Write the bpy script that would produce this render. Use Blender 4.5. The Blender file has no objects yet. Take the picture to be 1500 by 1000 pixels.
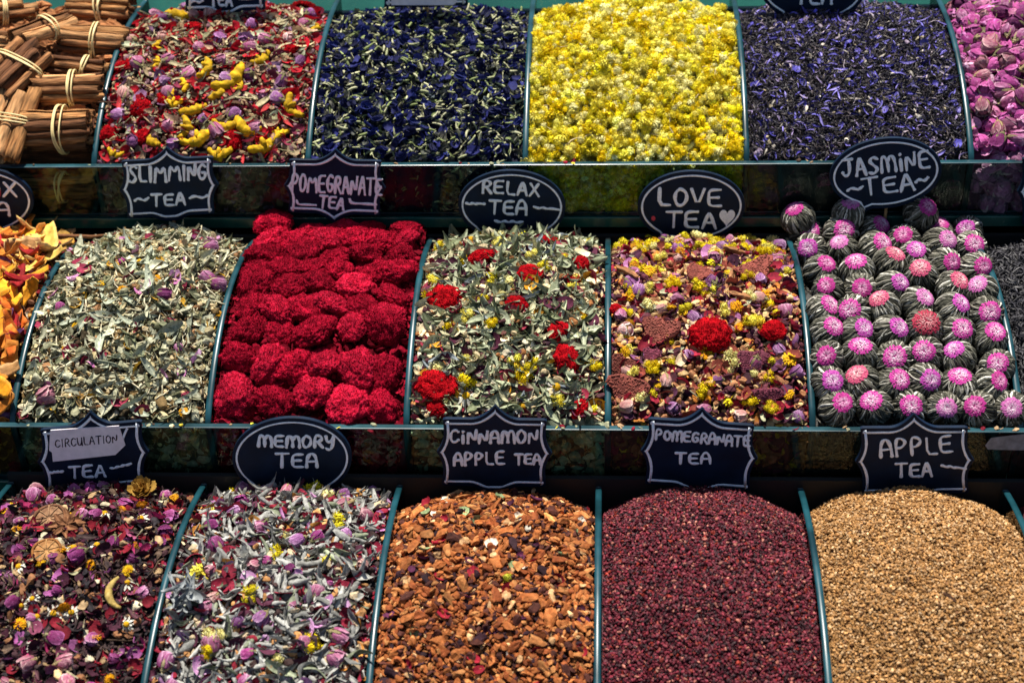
import bpy, math, random
import numpy as np
from mathutils import Vector, Matrix, noise as mnoise

rng = np.random.default_rng(11)
random.seed(11)
R = math.radians
scene = bpy.context.scene
COL = scene.collection

# ------------------------------------------------------------------ camera
H0 = 1.7                                   # eye height above the ground
PITCH, YAW, ROLL, FPX = R(36), 0.07347928707383374, -0.04099411819225196, 2300.0
ca, sa, cy, sy = math.cos(PITCH), math.sin(PITCH), math.cos(YAW), math.sin(YAW)
c_f = np.array([-sy * ca, cy * ca, -sa])
_r = np.array([cy, sy, 0.0])
_u = np.cross(_r, c_f)
c_r = _r * math.cos(ROLL) + _u * math.sin(ROLL)
c_u = -_r * math.sin(ROLL) + _u * math.cos(ROLL)
EYE = np.array([0, 0, H0])
cam = bpy.data.cameras.new('camera')
cam.sensor_width = 36.0
cam.lens = 36.0 * FPX / 1500.0
cam.clip_start, cam.clip_end = 0.05, 200
cam.dof.use_dof = True
cam.dof.focus_distance = 1.44
cam.dof.aperture_fstop = 6.3
camo = bpy.data.objects.new('camera', cam)
COL.objects.link(camo)
m = Matrix.Identity(4)
for i in range(3):
    m[i][0], m[i][1], m[i][2], m[i][3] = c_r[i], c_u[i], -c_f[i], EYE[i]
camo.matrix_world = m
scene.camera = camo

# ------------------------------------------------------------------ sky, sun, exposure
SUN_EL, SUN_AZ = R(74), R(-12)              # azimuth from +Y (behind the stall), negative = to the left
w = bpy.data.worlds.new('World')
scene.world = w
w.use_nodes = True
nt = w.node_tree
bg = nt.nodes['Background']
sky = nt.nodes.new('ShaderNodeTexSky')
sky.sky_type = 'NISHITA'
sky.sun_disc = False
sky.sun_elevation = SUN_EL
sky.sun_rotation = SUN_AZ
nt.links.new(sky.outputs[0], bg.inputs[0])
bg.inputs[1].default_value = 0.06
sl = bpy.data.lights.new('sun', 'SUN')
sl.energy = 5.0
sl.angle = R(0.8)
sl.color = (1.0, 0.95, 0.86)
so = bpy.data.objects.new('sun', sl)
COL.objects.link(so)
sdir = Vector((math.sin(SUN_AZ) * math.cos(SUN_EL), math.cos(SUN_AZ) * math.cos(SUN_EL), math.sin(SUN_EL)))
so.rotation_euler = sdir.to_track_quat('Z', 'Y').to_euler()
so.location = (0, 3, 5)
vs = scene.view_settings
vs.view_transform = 'Standard'
vs.look = 'None'
vs.exposure = 0.84
vs.gamma = 1.0
vs.use_curve_mapping = False
scene.cycles.max_bounces = 8
scene.cycles.transparent_max_bounces = 16
scene.cycles.caustics_reflective = False
scene.cycles.caustics_refractive = False

# ------------------------------------------------------------------ little helpers
def lin(h):
    h = h.lstrip('#')
    v = np.array([int(h[i:i + 2], 16) / 255 for i in (0, 2, 4)])
    return np.where(v <= 0.04045, v / 12.92, ((v + 0.055) / 1.055) ** 2.4)

def ray(px, py):
    return c_f + c_r * ((px - 750) / FPX) + c_u * ((500 - py) / FPX)

def on_plane(px, py, Y):                    # point of a vertical plane Y = const seen at a pixel of the photograph
    d = ray(px, py)
    return EYE + d * (Y / d[1])

def tag(o, label=None, cat=None, group=None, kind=None):
    if label: o['label'] = label
    if cat: o['category'] = cat
    if group: o['group'] = group
    if kind: o['kind'] = kind
    return o

def empty(name, loc, label, cat, group=None):
    o = bpy.data.objects.new(name, None)
    COL.objects.link(o)
    o.empty_display_size = 0.02
    o.location = loc
    return tag(o, label, cat, group)

def mesh_of(name, V, T, C=None, mats=(), smooth=True, mi=None):
    me = bpy.data.meshes.new(name)
    V = np.asarray(V, np.float32); T = np.asarray(T, np.int32)
    n = T.shape[1]
    me.vertices.add(len(V)); me.vertices.foreach_set('co', V.ravel())
    me.loops.add(T.size); me.loops.foreach_set('vertex_index', T.ravel())
    me.polygons.add(len(T))
    me.polygons.foreach_set('loop_start', np.arange(0, T.size, n, dtype=np.int32))
    me.polygons.foreach_set('loop_total', np.full(len(T), n, np.int32))
    if np.isscalar(smooth): smooth = np.full(len(T), bool(smooth))
    me.polygons.foreach_set('use_smooth', smooth)
    if mi is not None: me.polygons.foreach_set('material_index', np.asarray(mi, np.int32))
    if C is not None:
        a = me.attributes.new('Col', 'FLOAT_COLOR', 'POINT')
        a.data.foreach_set('color', np.c_[C, np.ones(len(C))].astype(np.float32).ravel())
    me.update(calc_edges=True)
    me.validate()
    for x in mats: me.materials.append(x)
    return me

def link(name, me, parent=None):
    o = bpy.data.objects.new(name, me)
    COL.objects.link(o)
    if parent is not None: o.parent = parent
    return o

# ------------------------------------------------------------------ materials
def mat_new(name):
    mt = bpy.data.materials.new(name)
    mt.use_nodes = True
    t = mt.node_tree
    return mt, t, t.nodes['Principled BSDF'], t.nodes['Material Output']

def plant_mat(name, rough=0.7, spec=0.3, transl=0.0, nscale=350, amp=0.35, bump=0.4, bscale=900, stretch=None, bdist=0.001):
    mt, t, b, out = mat_new(name)
    at = t.nodes.new('ShaderNodeAttribute'); at.attribute_name = 'Col'
    tc = t.nodes.new('ShaderNodeTexCoord')
    nz = t.nodes.new('ShaderNodeTexNoise'); nz.inputs['Scale'].default_value = nscale; nz.inputs['Detail'].default_value = 4
    src = tc.outputs['Object']
    if stretch:
        mp = t.nodes.new('ShaderNodeMapping'); mp.inputs['Scale'].default_value = stretch
        t.links.new(src, mp.inputs[0]); src = mp.outputs[0]
    t.links.new(src, nz.inputs['Vector'])
    mr = t.nodes.new('ShaderNodeMapRange')
    mr.inputs['From Min'].default_value = 0.3; mr.inputs['From Max'].default_value = 0.7
    mr.inputs['To Min'].default_value = 1 - amp; mr.inputs['To Max'].default_value = 1 + amp
    t.links.new(nz.outputs['Fac'], mr.inputs['Value'])
    mx = t.nodes.new('ShaderNodeVectorMath'); mx.operation = 'SCALE'
    t.links.new(at.outputs['Color'], mx.inputs[0]); t.links.new(mr.outputs[0], mx.inputs['Scale'])
    t.links.new(mx.outputs[0], b.inputs['Base Color'])
    b.inputs['Roughness'].default_value = rough
    b.inputs['Specular IOR Level'].default_value = spec
    n2 = t.nodes.new('ShaderNodeTexNoise'); n2.inputs['Scale'].default_value = bscale; n2.inputs['Detail'].default_value = 3
    t.links.new(src, n2.inputs['Vector'])
    bp = t.nodes.new('ShaderNodeBump'); bp.inputs['Strength'].default_value = bump; bp.inputs['Distance'].default_value = bdist
    t.links.new(n2.outputs['Fac'], bp.inputs['Height']); t.links.new(bp.outputs[0], b.inputs['Normal'])
    if transl:
        tr = t.nodes.new('ShaderNodeBsdfTranslucent'); t.links.new(mx.outputs[0], tr.inputs['Color'])
        ms = t.nodes.new('ShaderNodeMixShader'); ms.inputs[0].default_value = transl
        t.links.new(b.outputs[0], ms.inputs[1]); t.links.new(tr.outputs[0], ms.inputs[2]); t.links.new(ms.outputs[0], out.inputs[0])
    return mt

M_DRY = plant_mat('dried plant', 0.75, 0.15, 0.12)
M_PETAL = plant_mat('dried petal', 0.7, 0.16, 0.2)
M_GRAIN = plant_mat('tea granule', 0.6, 0.3, 0.0)
M_VELVET = plant_mat('cockscomb velvet', 0.9, 0.05, 0.1, amp=0.3)
# the same, for single pieces whose mesh is one unit long
M_DRY_U = plant_mat('dried plant piece', 0.75, 0.15, 0.1, 6, 0.45, 0.5, 16, None, 0.0012)
M_PETAL_U = plant_mat('dried petal piece', 0.68, 0.18, 0.18, 4, 0.45, 0.6, 7, (1.0, 5.0, 5.0), 0.0012)
M_VELVET_U = plant_mat('cockscomb piece', 0.9, 0.05, 0.1, 5, 0.4, 0.5, 30, None, 0.001)
M_BARK = plant_mat('cinnamon bark', 0.8, 0.15, 0, nscale=45, amp=0.75, bump=0.9, bscale=90, stretch=(1, 9, 9))
M_TEA = plant_mat('black tea leaf', 0.5, 0.3, 0.0)

def simple(name, col, rough=0.5, spec=0.5, noise_amp=0, nscale=60, rough_var=0):
    mt, t, b, out = mat_new(name)
    b.inputs['Base Color'].default_value = (*col, 1)
    b.inputs['Roughness'].default_value = rough
    b.inputs['Specular IOR Level'].default_value = spec
    if noise_amp:
        tc = t.nodes.new('ShaderNodeTexCoord')
        nz = t.nodes.new('ShaderNodeTexNoise'); nz.inputs['Scale'].default_value = nscale; nz.inputs['Detail'].default_value = 6
        t.links.new(tc.outputs['Object'], nz.inputs['Vector'])
        cr = t.nodes.new('ShaderNodeValToRGB')
        cr.color_ramp.elements[0].position = 0.35; cr.color_ramp.elements[1].position = 0.72
        cr.color_ramp.elements[0].color = (*[c * (1 - noise_amp) for c in col], 1)
        cr.color_ramp.elements[1].color = (*[min(1, c * (1 + noise_amp)) for c in col], 1)
        t.links.new(nz.outputs['Fac'], cr.inputs[0]); t.links.new(cr.outputs[0], b.inputs['Base Color'])
        if rough_var:
            mr = t.nodes.new('ShaderNodeMapRange'); mr.inputs['To Min'].default_value = rough - rough_var; mr.inputs['To Max'].default_value = rough + rough_var
            t.links.new(nz.outputs['Fac'], mr.inputs['Value']); t.links.new(mr.outputs[0], b.inputs['Roughness'])
    return mt

M_BOARD = simple('chalkboard', (0.0024, 0.0115, 0.031), 0.6, 0.15, 0.35, 45, 0.12)
M_CHALK = simple('chalk marker', (0.84, 0.89, 0.98), 0.9, 0.1, 0.15, 600)
M_PAPER = simple('masking paper', (0.80, 0.74, 0.78), 0.8, 0.2, 0.1, 120)
M_INK = simple('black ink', (0.02, 0.015, 0.03), 0.6, 0.3)
M_RED = simple('red chalk', (0.5, 0.05, 0.08), 0.8, 0.2)
M_RUBBER = simple('rubber band', (0.72, 0.56, 0.26), 0.5, 0.4, 0.1, 200)
M_WOOD = simple('skewer wood', (0.35, 0.2, 0.08), 0.7, 0.3, 0.2, 150)
M_EDGE = simple('glass edge', (0.006, 0.042, 0.055), 0.32, 0.4, 0.5, 30, 0.12)
M_BASE = simple('green glass base', (0.006, 0.06, 0.045), 0.25, 0.5, 0.3, 20, 0.08)
M_DARK = simple('dark backing', (0.012, 0.014, 0.014), 0.6, 0.3)
mt, t, b, out = mat_new('clear green glass'); M_GLASS = mt
tr = t.nodes.new('ShaderNodeBsdfTransparent'); tr.inputs[0].default_value = (0.78, 0.90, 0.85, 1)
gl = t.nodes.new('ShaderNodeBsdfGlossy'); gl.inputs['Roughness'].default_value = 0.03
fr = t.nodes.new('ShaderNodeFresnel'); fr.inputs[0].default_value = 1.26
ms = t.nodes.new('ShaderNodeMixShader')
t.links.new(fr.outputs[0], ms.inputs[0]); t.links.new(tr.outputs[0], ms.inputs[1]); t.links.new(gl.outputs[0], ms.inputs[2]); t.links.new(ms.outputs[0], out.inputs[0])
t.nodes.remove(b)

# ------------------------------------------------------------------ the three tiers
P_T, P_M = 0.21886494, 0.18
TIER = {
    'T': dict(Yf=1.366, Zf=-0.774 + H0, L=0.283, h=0.060, X0=-0.0800265, p=P_T, k0=2, yc=1.47144,
              poly=[0.001905477633, -0.01779285597, 0.0284899986, -0.72211447313]),
    'M': dict(Yf=1.083, Zf=-0.8804 + H0, L=0.283, h=0.064, X0=0.00237537, p=P_M, k0=3, yc=1.218417,
              poly=[0.000456287511, -0.0206152142, 0.00860906053, -0.8295935931]),
    'B': dict(Yf=0.800, Zf=-0.9590 + H0, L=0.283, h=0.070, X0=-0.00577464, p=P_M, k0=3, yc=0.9441767,
              poly=[0.000307537718, -0.0162113187, 0.00355717729, -0.9187752]),
}
def Zc(t, Y):
    d = TIER[t]
    return np.polyval(d['poly'], (Y - d['yc']) / 0.1) + H0
def Xk(t, k):
    d = TIER[t]
    return d['X0'] + (k - d['k0']) * d['p']

def box(V, T, MI, x0, x1, y0, y1, z0, z1, glass_axis=None, mi_edge=1, mi_glass=0):
    n = len(V)
    V += [(x, y, z) for x in (x0, x1) for y in (y0, y1) for z in (z0, z1)]
    fs = [((0, 1, 3, 2), 0), ((4, 6, 7, 5), 0), ((0, 4, 5, 1), 1), ((2, 3, 7, 6), 1), ((0, 2, 6, 4), 2), ((1, 5, 7, 3), 2)]
    for f, ax in fs:
        T.append([n + i for i in f]); MI.append(mi_glass if ax == glass_axis else mi_edge)

TH = 0.0058
def build_tier(t, ks, label):
    d = TIER[t]
    xa, xb = Xk(t, ks[0]) - 0.003, Xk(t, ks[-1]) + 0.003
    zb = d['Zf'] - d['h']
    root = empty('display_tier', ((xa + xb) / 2, d['Yf'] + d['L'] / 2, zb - 0.012), label, 'glass display', 'glass tiers of the tea stall')
    inv = Vector(root.location)
    def put(name, V, T, MI, mats):
        V = np.array(V) - np.array(inv)
        return link(name, mesh_of(name, V, T, None, mats, False, MI), root)
    V, T, MI = [], [], []
    box(V, T, MI, xa, xb, d['Yf'] - 0.0065, d['Yf'], zb + 0.0005, d['Zf'], 1)
    fp = put('front_pane', V, T, MI, (M_GLASS, M_EDGE))
    bv = fp.modifiers.new('edge', 'BEVEL'); bv.width = 0.0008; bv.segments = 2; bv.material = 1
    V, T, MI = [], [], []
    box(V, T, MI, xa - 0.002, xb + 0.002, d['Yf'] - 0.0085, d['Yf'] + d['L'] - 0.009, zb - 0.012, zb, None, 0)
    o = put('base_plate', V, T, MI, (M_BASE,))
    bv = o.modifiers.new('edge', 'BEVEL'); bv.width = 0.001; bv.segments = 2
    V, T, MI = [], [], []
    box(V, T, MI, xa, xb, d['Yf'] + d['L'] - 0.0145, d['Yf'] + d['L'] - 0.0095, zb, d['Zf'] + 0.028, None, 0)
    put('back_panel', V, T, MI, (M_DARK,))
    Ys = np.linspace(d['Yf'] + 0.0015, d['Yf'] + d['L'] - 0.016, 40)
    Zs = Zc(t, Ys)
    Zs[0] -= 0.003; Zs[1] -= 0.0008
    for k in ks:
        x = Xk(t, k)
        V, T, MI = [], [], []
        bev = 0.0011
        # rings across the thickness, with softened top edge
        prof = [(-TH / 2, 1), (-TH / 2 + bev, 0), (TH / 2 - bev, 0), (TH / 2, 1)]
        n = len(Ys)
        for dx, low in prof:
            V += [(x + dx, y, z - (bev if low else 0)) for y, z in zip(Ys, Zs)]
        V += [(x - TH / 2, y, zb + 0.0006) for y in Ys] + [(x + TH / 2, y, zb + 0.0006) for y in Ys]
        for j in range(n - 1):
            for q in range(3):
                T.append([q * n + j, (q + 1) * n + j, (q + 1) * n + j + 1, q * n + j + 1]); MI.append(1)
            T.append([4 * n + j, j, j + 1, 4 * n + j + 1]); MI.append(0)
            T.append([3 * n + j, 5 * n + j, 5 * n + j + 1, 3 * n + j + 1]); MI.append(0)
            T.append([4 * n + j, 4 * n + j + 1, 5 * n + j + 1, 5 * n + j]); MI.append(1)
        for j in (0, n - 1):
            T.append([4 * n + j, 5 * n + j, 3 * n + j, j]); MI.append(1)
            T.append([j, 3 * n + j, 2 * n + j, n + j]); MI.append(1)
        o = put('divider', V, T, MI, (M_GLASS, M_EDGE))
        for p in o.data.polygons: p.use_smooth = p.material_index == 1
    return root

build_tier('T', range(-1, 6), 'top glass tier in frame, holding cinnamon bundles, blue flowers and yellow flowers')
build_tier('M', range(-1, 7), 'middle glass tier, holding the red cockscomb heads and jasmine tea balls')
build_tier('B', range(0, 7), 'lowest glass tier, holding the apple and pomegranate granules')
# the front of the next tier up: only its base plate shows along the top of the photograph
V, T, MI = [], [], []
Yn, Zn = 1.649, -0.738 + H0
root4 = empty('display_tier', (0, Yn + 0.1, Zn - 0.02), 'teal glass edge of the uppermost shelf along the top of the photo', 'glass display', 'glass tiers of the tea stall')
for nm, args in (('base_plate', (-0.75, 0.75, Yn - 0.0085, Yn + 0.25, Zn - 0.016, Zn)), ('front_pane', (-0.75, 0.75, Yn - 0.0065, Yn, Zn + 0.0006, Zn + 0.062))):
    V, T, MI = [], [], []
    box(V, T, MI, *args, 1 if nm == 'front_pane' else None, 0 if nm == 'base_plate' else 1)
    link(nm, mesh_of(nm, np.array(V) - np.array(root4.location), T, None, (M_BASE,) if nm == 'base_plate' else (M_GLASS, M_EDGE), False, MI), root4)

# ------------------------------------------------------------------ small shape library: (V, T, weight, smooth)
def grid_tris(nu, nv, off=0, closed_v=False):
    T = []
    nn = nv if closed_v else nv - 1
    for i in range(nu - 1):
        for j in range(nn):
            a, b_, c, d = i * nv + j, i * nv + (j + 1) % nv, (i + 1) * nv + (j + 1) % nv, (i + 1) * nv + j
            T += [(a + off, b_ + off, c + off), (a + off, c + off, d + off)]
    return T

def ico(sub):
    import bmesh
    bm = bmesh.new()
    bmesh.ops.create_icosphere(bm, subdivisions=sub, radius=1)
    V = np.array([v.co[:] for v in bm.verts]); T = np.array([[v.index for v in f.verts] for f in bm.faces])
    bm.free()
    return V, T
ICO = {i: ico(i) for i in (1, 2, 3, 4, 5)}

class Tm:                                   # one template shape
    def __init__(s, V, T, w=None, smooth=True):
        s.V = np.asarray(V, float); s.T = np.asarray(T, int); s.w = np.zeros(len(s.V)) if w is None else np.asarray(w, float)
        s.s = np.full(len(s.T), smooth) if np.isscalar(smooth) else smooth
def join(*ts):
    V, T, W, S, n = [], [], [], [], 0
    for q in ts:
        V.append(q.V); T.append(q.T + n); W.append(q.w); S.append(q.s); n += len(q.V)
    return Tm(np.concatenate(V), np.concatenate(T), np.concatenate(W), np.concatenate(S))
def xf(q, M=None, t=(0, 0, 0), s=1.0, w=None):
    V = q.V * s
    if M is not None: V = V @ np.asarray(M).T
    return Tm(V + np.array(t), q.T, q.w if w is None else np.full(len(V), w), q.s)
def rot(ax, ang): return np.array(Matrix.Rotation(ang, 3, ax))

U = rng.uniform
def t_leaf(width=0.26, bend=0.5, fold=0.3, nu=8):          # unit length along X
    V, W = [], []
    k, tw, wob = U(-bend, bend), U(-0.9, 0.9), U(-1, 1)
    for i in range(nu):
        s = i / (nu - 1)
        wd = width * 0.5 * (math.sin(math.pi * min(1, s * 0.93 + 0.05)) ** 0.75) + 0.012
        x, z = s - 0.5, k * ((s - 0.5) ** 2) * 1.6
        y0 = 0.12 * wob * math.sin(s * 4)
        for j in (-1, -0.5, 0, 0.5, 1):
            a = tw * (s - 0.5)
            yy, zz = j * wd, fold * abs(j) * wd + U(-0.012, 0.012)
            V.append((x, y0 + yy * math.cos(a) - zz * math.sin(a), z + yy * math.sin(a) + zz * math.cos(a)))
            W.append(0.9 if j == 0 else U(0, 0.45))
    return Tm(V, grid_tris(nu, 5), W)
def t_roll(rad=0.09, nu=10, nv=8, bend=0.5):               # a leaf rolled up on itself
    V, W = [], []
    k, ph, op = U(-bend, bend), U(0, 6), U(3.2, 5.6)
    k2 = U(-bend, bend)
    for i in range(nu):
        s = i / (nu - 1)
        r = rad * (0.35 + 0.65 * math.sin(math.pi * (0.08 + 0.84 * s))) * U(0.75, 1.2)
        cx, cz, cyy = s - 0.5, k * (s - 0.5) ** 2 * 2, k2 * (s - 0.5) ** 2 * 2
        for j in range(nv):
            a = ph + op * j / (nv - 1) + 1.2 * s
            rr = r * (0.75 + 0.5 * j / (nv - 1)) + U(-0.012, 0.012)
            V.append((cx + U(-0.01, 0.01), cyy + rr * math.cos(a), cz + rr * math.sin(a))); W.append(U(0, 1) * 0.5 + 0.5 * j / (nv - 1))
    return Tm(V, grid_tris(nu, nv), W)
def t_petal(n=6):
    V, W = [], []
    cup, rip, asp = U(0.2, 0.9), U(0.05, 0.2), U(0.6, 0.95)
    f, p = U(3, 6), U(0, 6)
    for i in range(n):
        for j in range(n):
            s, q = i / (n - 1), j / (n - 1) * 2 - 1
            wd = 0.5 * asp * math.sin(math.pi * (0.12 + 0.72 * s)) ** 0.7
            V.append((s - 0.5, q * wd, cup * (q * q * wd * 0.6 + (s - 0.5) ** 2) + rip * math.sin(f * q + p + 3 * s) * 0.5 * s)); W.append(s * 0.6 + U(0, 0.3))
    return Tm(V, grid_tris(n, n), W)
def t_tube(pts, rads, sides=6, w=0.0, cap=True):
    pts = np.asarray(pts, float); n = len(pts)
    rads = np.broadcast_to(np.asarray(rads, float), (n,))
    tg = np.gradient(pts, axis=0); tg /= np.linalg.norm(tg, axis=1)[:, None] + 1e-12
    ref = np.array([0.03, 0.02, 1.0]) if abs(tg[:, 2]).mean() < 0.8 else np.array([1.0, 0.03, 0.02])
    V = []
    for p, tt, r in zip(pts, tg, rads):
        a = np.cross(tt, ref); a /= np.linalg.norm(a) + 1e-12; b_ = np.cross(tt, a)
        for j in range(sides):
            q = 2 * math.pi * j / sides
            V.append(p + r * (math.cos(q) * a + math.sin(q) * b_))
    T = grid_tris(n, sides, 0, True)
    if cap:
        V += [pts[0], pts[-1]]
        for j in range(sides):
            T.append((n * sides, (j + 1) % sides, j)); T.append((n * sides + 1, (n - 1) * sides + j, (n - 1) * sides + (j + 1) % sides))
    return Tm(V, T, np.full(len(V), w))
def t_stem(rad=0.03, kink=0.15, n=7, sides=5):
    y, z = np.cumsum(U(-kink, kink, n)) * 0.4, np.cumsum(U(-kink, kink, n)) * 0.4
    q = t_tube(np.c_[np.linspace(-0.5, 0.5, n), y - y.mean(), z - z.mean()], rad * U(0.7, 1.2, n), sides)
    q.w = U(0, 1, len(q.V)) * 0.5
    return q
def t_curl(rad=0.06, n=9):                                  # a twisted black tea leaf
    a = U(0, 6); s = np.linspace(-0.5, 0.5, n); am = U(0.05, 0.2)
    y, z = am * np.sin(s * U(4, 9) + a), am * np.cos(s * U(4, 9) + a)
    q = t_tube(np.c_[s, y, z], rad * np.clip(np.sin(np.linspace(0.25, 2.9, n)), 0.25, 1) * U(0.6, 1.2, n), 4)
    q.w = U(0, 1, len(q.V)); q.s[:] = False
    return q
def t_chip(sub=2, aniso=(1, 0.7, 0.5), cuts=7):
    V, T = ICO[sub]; V = V.copy()
    for _ in range(cuts):
        n = rng.normal(size=3); n /= np.linalg.norm(n)
        d = U(0.35, 0.75); e = V @ n - d
        V = V - np.where(e > 0, e, 0)[:, None] * n
    V = V * (np.array(aniso) * U(0.75, 1.25, 3))
    V += rng.normal(size=V.shape) * 0.025
    V /= (V[:, 0].max() - V[:, 0].min())
    return Tm(V, T, np.clip(0.4 + rng.normal(size=len(V)) * 0.25, 0, 1), sub > 2)
def t_ball(nb=34):                                          # an everlasting flower head: papery bracts round a dimpled middle
    V, T = ICO[1]
    ts = [Tm(V * np.array([0.36, 0.36, 0.33]), T, np.full(len(V), 0.55))]
    Vq, Tq, Wq = [], [], []
    for i in range(nb):
        z = 1 - 1.75 * (i + 0.5) / nb; a = i * 2.39996 + U(-0.25, 0.25)
        r = math.sqrt(1 - z * z); d = np.array([r * math.cos(a), r * math.sin(a), z])
        e = np.array([-math.sin(a), math.cos(a), 0]); up = np.cross(d, e)
        if up[2] < 0: up = -up
        op = U(0.02, 0.22); wd = U(0.09, 0.15); ln = U(0.16, 0.24)
        c = d * 0.38
        n0 = len(Vq)
        Vq += [c - up * 0.1, c + e * wd + up * 0.04 + d * 0.03, c + up * ln + d * (op + 0.03), c - e * wd + up * 0.04 + d * 0.03, c + d * 0.07 + up * 0.05]
        Tq += [(n0, n0 + 1, n0 + 4), (n0 + 1, n0 + 2, n0 + 4), (n0 + 2, n0 + 3, n0 + 4), (n0 + 3, n0, n0 + 4)]
        k = 0.75 if z > 0.8 else U(0, 0.25)
        Wq += [0.5, k, k * 0.4, k, k]
    ts.append(Tm(Vq, Tq, Wq, False))
    return join(*ts)
def t_sprig(n):                                             # a few heads on one short stalk
    ts = []
    for i in range(n):
        a = 2 * math.pi * i / n + U(-0.4, 0.4); r = 0 if n == 1 else U(0.45, 0.6) * (0.8 if n < 4 else 1.0)
        p = (r * math.cos(a), r * math.sin(a), U(-0.15, 0.2))
        ts.append(xf(t_ball(), rot('X', U(-0.7, 0.7)) @ rot('Y', U(-0.7, 0.7)), p, U(0.8, 1.1)))
        ts.append(t_tube([(p[0] * 0.9, p[1] * 0.9, p[2] - 0.3), (0.2 * p[0], 0.2 * p[1], -0.8), (0, 0, -1.1)], 0.05, 4, 0.7))
    return join(*ts)
def t_bud(sep=True):                                        # a rosebud along X: overlapping petals above a green calyx
    ts = []
    V, T = ICO[2]
    ts.append(Tm(V * np.array([0.46, 0.27, 0.27]) , T, np.full(len(V), 0.25)))
    npet = 6
    for i in range(npet):
        f0 = i * 2.399 + U(-0.2, 0.2); span = U(1.6, 2.3); Rr = 0.27 + 0.013 * (npet - i); top = U(0.36, 0.5) - 0.02 * (i % 3)
        V, W = [], []
        n, q = 8, 10; rp = U(0, 6)
        for a in range(n):
            s = a / (n - 1)
            x = -0.42 + s * (top + 0.42)
            base = Rr * math.sqrt(max(0.02, 1 - (x / 0.56) ** 2)) * (0.92 + 0.12 * s)
            for c in range(q):
                v = c / (q - 1) * 2 - 1
                an = f0 + v * span / 2 * (math.sin(math.pi * (0.2 + 0.62 * s)) ** 0.6)
                lip = 0.075 * s * s * abs(v) ** 2 + 0.03 * s ** 4 + 0.018 * math.sin(9 * v + rp + 3 * s) * s + U(-0.012, 0.012)
                V.append((x - 0.06 * v * v * s, (base + lip) * math.cos(an), (base + lip) * math.sin(an)))
                W.append(min(1, (0.05 + 0.25 * s) + 0.55 * (abs(v) ** 4) * s + (0.45 if a == n - 1 else 0) + U(-0.15, 0.2)))
        ts.append(Tm(V, grid_tris(n, q), W))
    bud = join(*ts)
    bud.V = bud.V * np.array([1, 1.25, 1.25])
    bud.w = np.clip(bud.w, 0, 1) * 0.5                      # petals use the first half of the weight range
    if sep:
        cal = []
        for i in range(5):
            a0 = i * 1.2566 + U(-0.2, 0.2)
            V = []
            for s in np.linspace(0, 1, 5):
                x = -0.5 + s * U(0.4, 0.6); rr = 1.22 * (0.31 * math.sqrt(max(0.03, 1 - (min(0.5, abs(x)) / 0.53) ** 2)) + 0.02)
                for v in (-1, 0, 1):
                    an = a0 + v * 0.36 * (1 - s) ** 0.8
                    V.append((x, rr * math.cos(an), rr * math.sin(an)))
            cal.append(Tm(V, grid_tris(5, 3), np.ones(15)))
        V, T = ICO[2]
        cal.append(Tm(V * np.array([0.13, 0.14, 0.14]) + np.array([-0.47, 0, 0]), T, np.ones(len(V))))
        cal.append(t_tube([(-0.58, 0, 0), (-0.7, U(-.05, .05), 0)], 0.035, 5, 1.0))
        bud = join(bud, *cal)
    return bud
def t_fuzz(npet=60):                                        # small marigold / chrysanthemum head
    ts = []
    V, T = ICO[2]; ts.append(Tm(V * np.array([0.33, 0.33, 0.2]), T, np.full(len(V), 0.8)))
    for i in range(npet):
        a = i * 2.39996; s = math.sqrt((i + 1) / npet)
        r0, r1 = 0.3 * s, 0.3 * s + 0.2 * U(0.8, 1.2)
        z0, z1 = 0.2 * (1 - s * s) + 0.06, 0.24 * (1 - s) + 0.04 + U(-0.05, 0.06)
        wd = 0.05
        c_, s_ = math.cos(a), math.sin(a)
        V = [(r0 * c_, r0 * s_, z0), ((r0 + r1) / 2 * c_ - wd * s_, (r0 + r1) / 2 * s_ + wd * c_, z1 + 0.03), (r1 * c_, r1 * s_, z1), ((r0 + r1) / 2 * c_ + wd * s_, (r0 + r1) / 2 * s_ - wd * c_, z1 + 0.03)]
        ts.append(Tm(V, [(0, 1, 2), (0, 2, 3)], [0.7, 0.1, 0, 0.1]))
    return join(*ts)
def t_daisy():
    ts = []
    V, T = ICO[2]; ts.append(Tm(V * np.array([0.2, 0.2, 0.17]) + np.array([0, 0, 0.05]), T, np.ones(len(V))))
    for i in range(11):
        a = i * 0.571 + U(-0.1, 0.1)
        p = xf(t_leaf(0.32, 0.6, 0.2, 5), rot('Z', a) @ rot('Y', U(-0.1, 0.9)), (0.34 * math.cos(a), 0.34 * math.sin(a), -0.03), 0.42, 0.0)
        ts.append(p)
    return join(*ts)
def t_pea():                                                # butterfly pea flower: crumpled blue petals on a pale curved calyx
    ts = []
    for i in range(3):
        p = t_petal(6); ts.append(xf(p, rot('X', U(-1.6, 1.6)) @ rot('Y', U(-0.5, 0.5)) @ rot('Z', U(-0.5, 0.5)), (0.22, U(-0.06, 0.06), U(-0.02, 0.06)), np.array([0.62, 0.42, 0.6])))
        ts[-1].w = np.clip(ts[-1].w, 0, 1) * 0.4
    n = 8; s = np.linspace(0, 1, n); k = U(-0.35, 0.35)
    q = t_tube(np.c_[-0.02 - 0.5 * s, k * s * s, 0.03 + U(-0.15, 0.15) * s * s], 0.075 * (0.6 + 0.6 * np.sin(s * 2.6)) * (1.05 - 0.55 * s), 6, 1.0)
    ts.append(q)
    for i in range(3):
        ts.append(xf(t_leaf(0.3, 0.8, 0.2, 5), rot('X', i * 2.1) @ rot('Y', U(-0.4, 0.1)), (0.05, 0, 0), 0.34, 0.9))
    return join(*ts)
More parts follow.
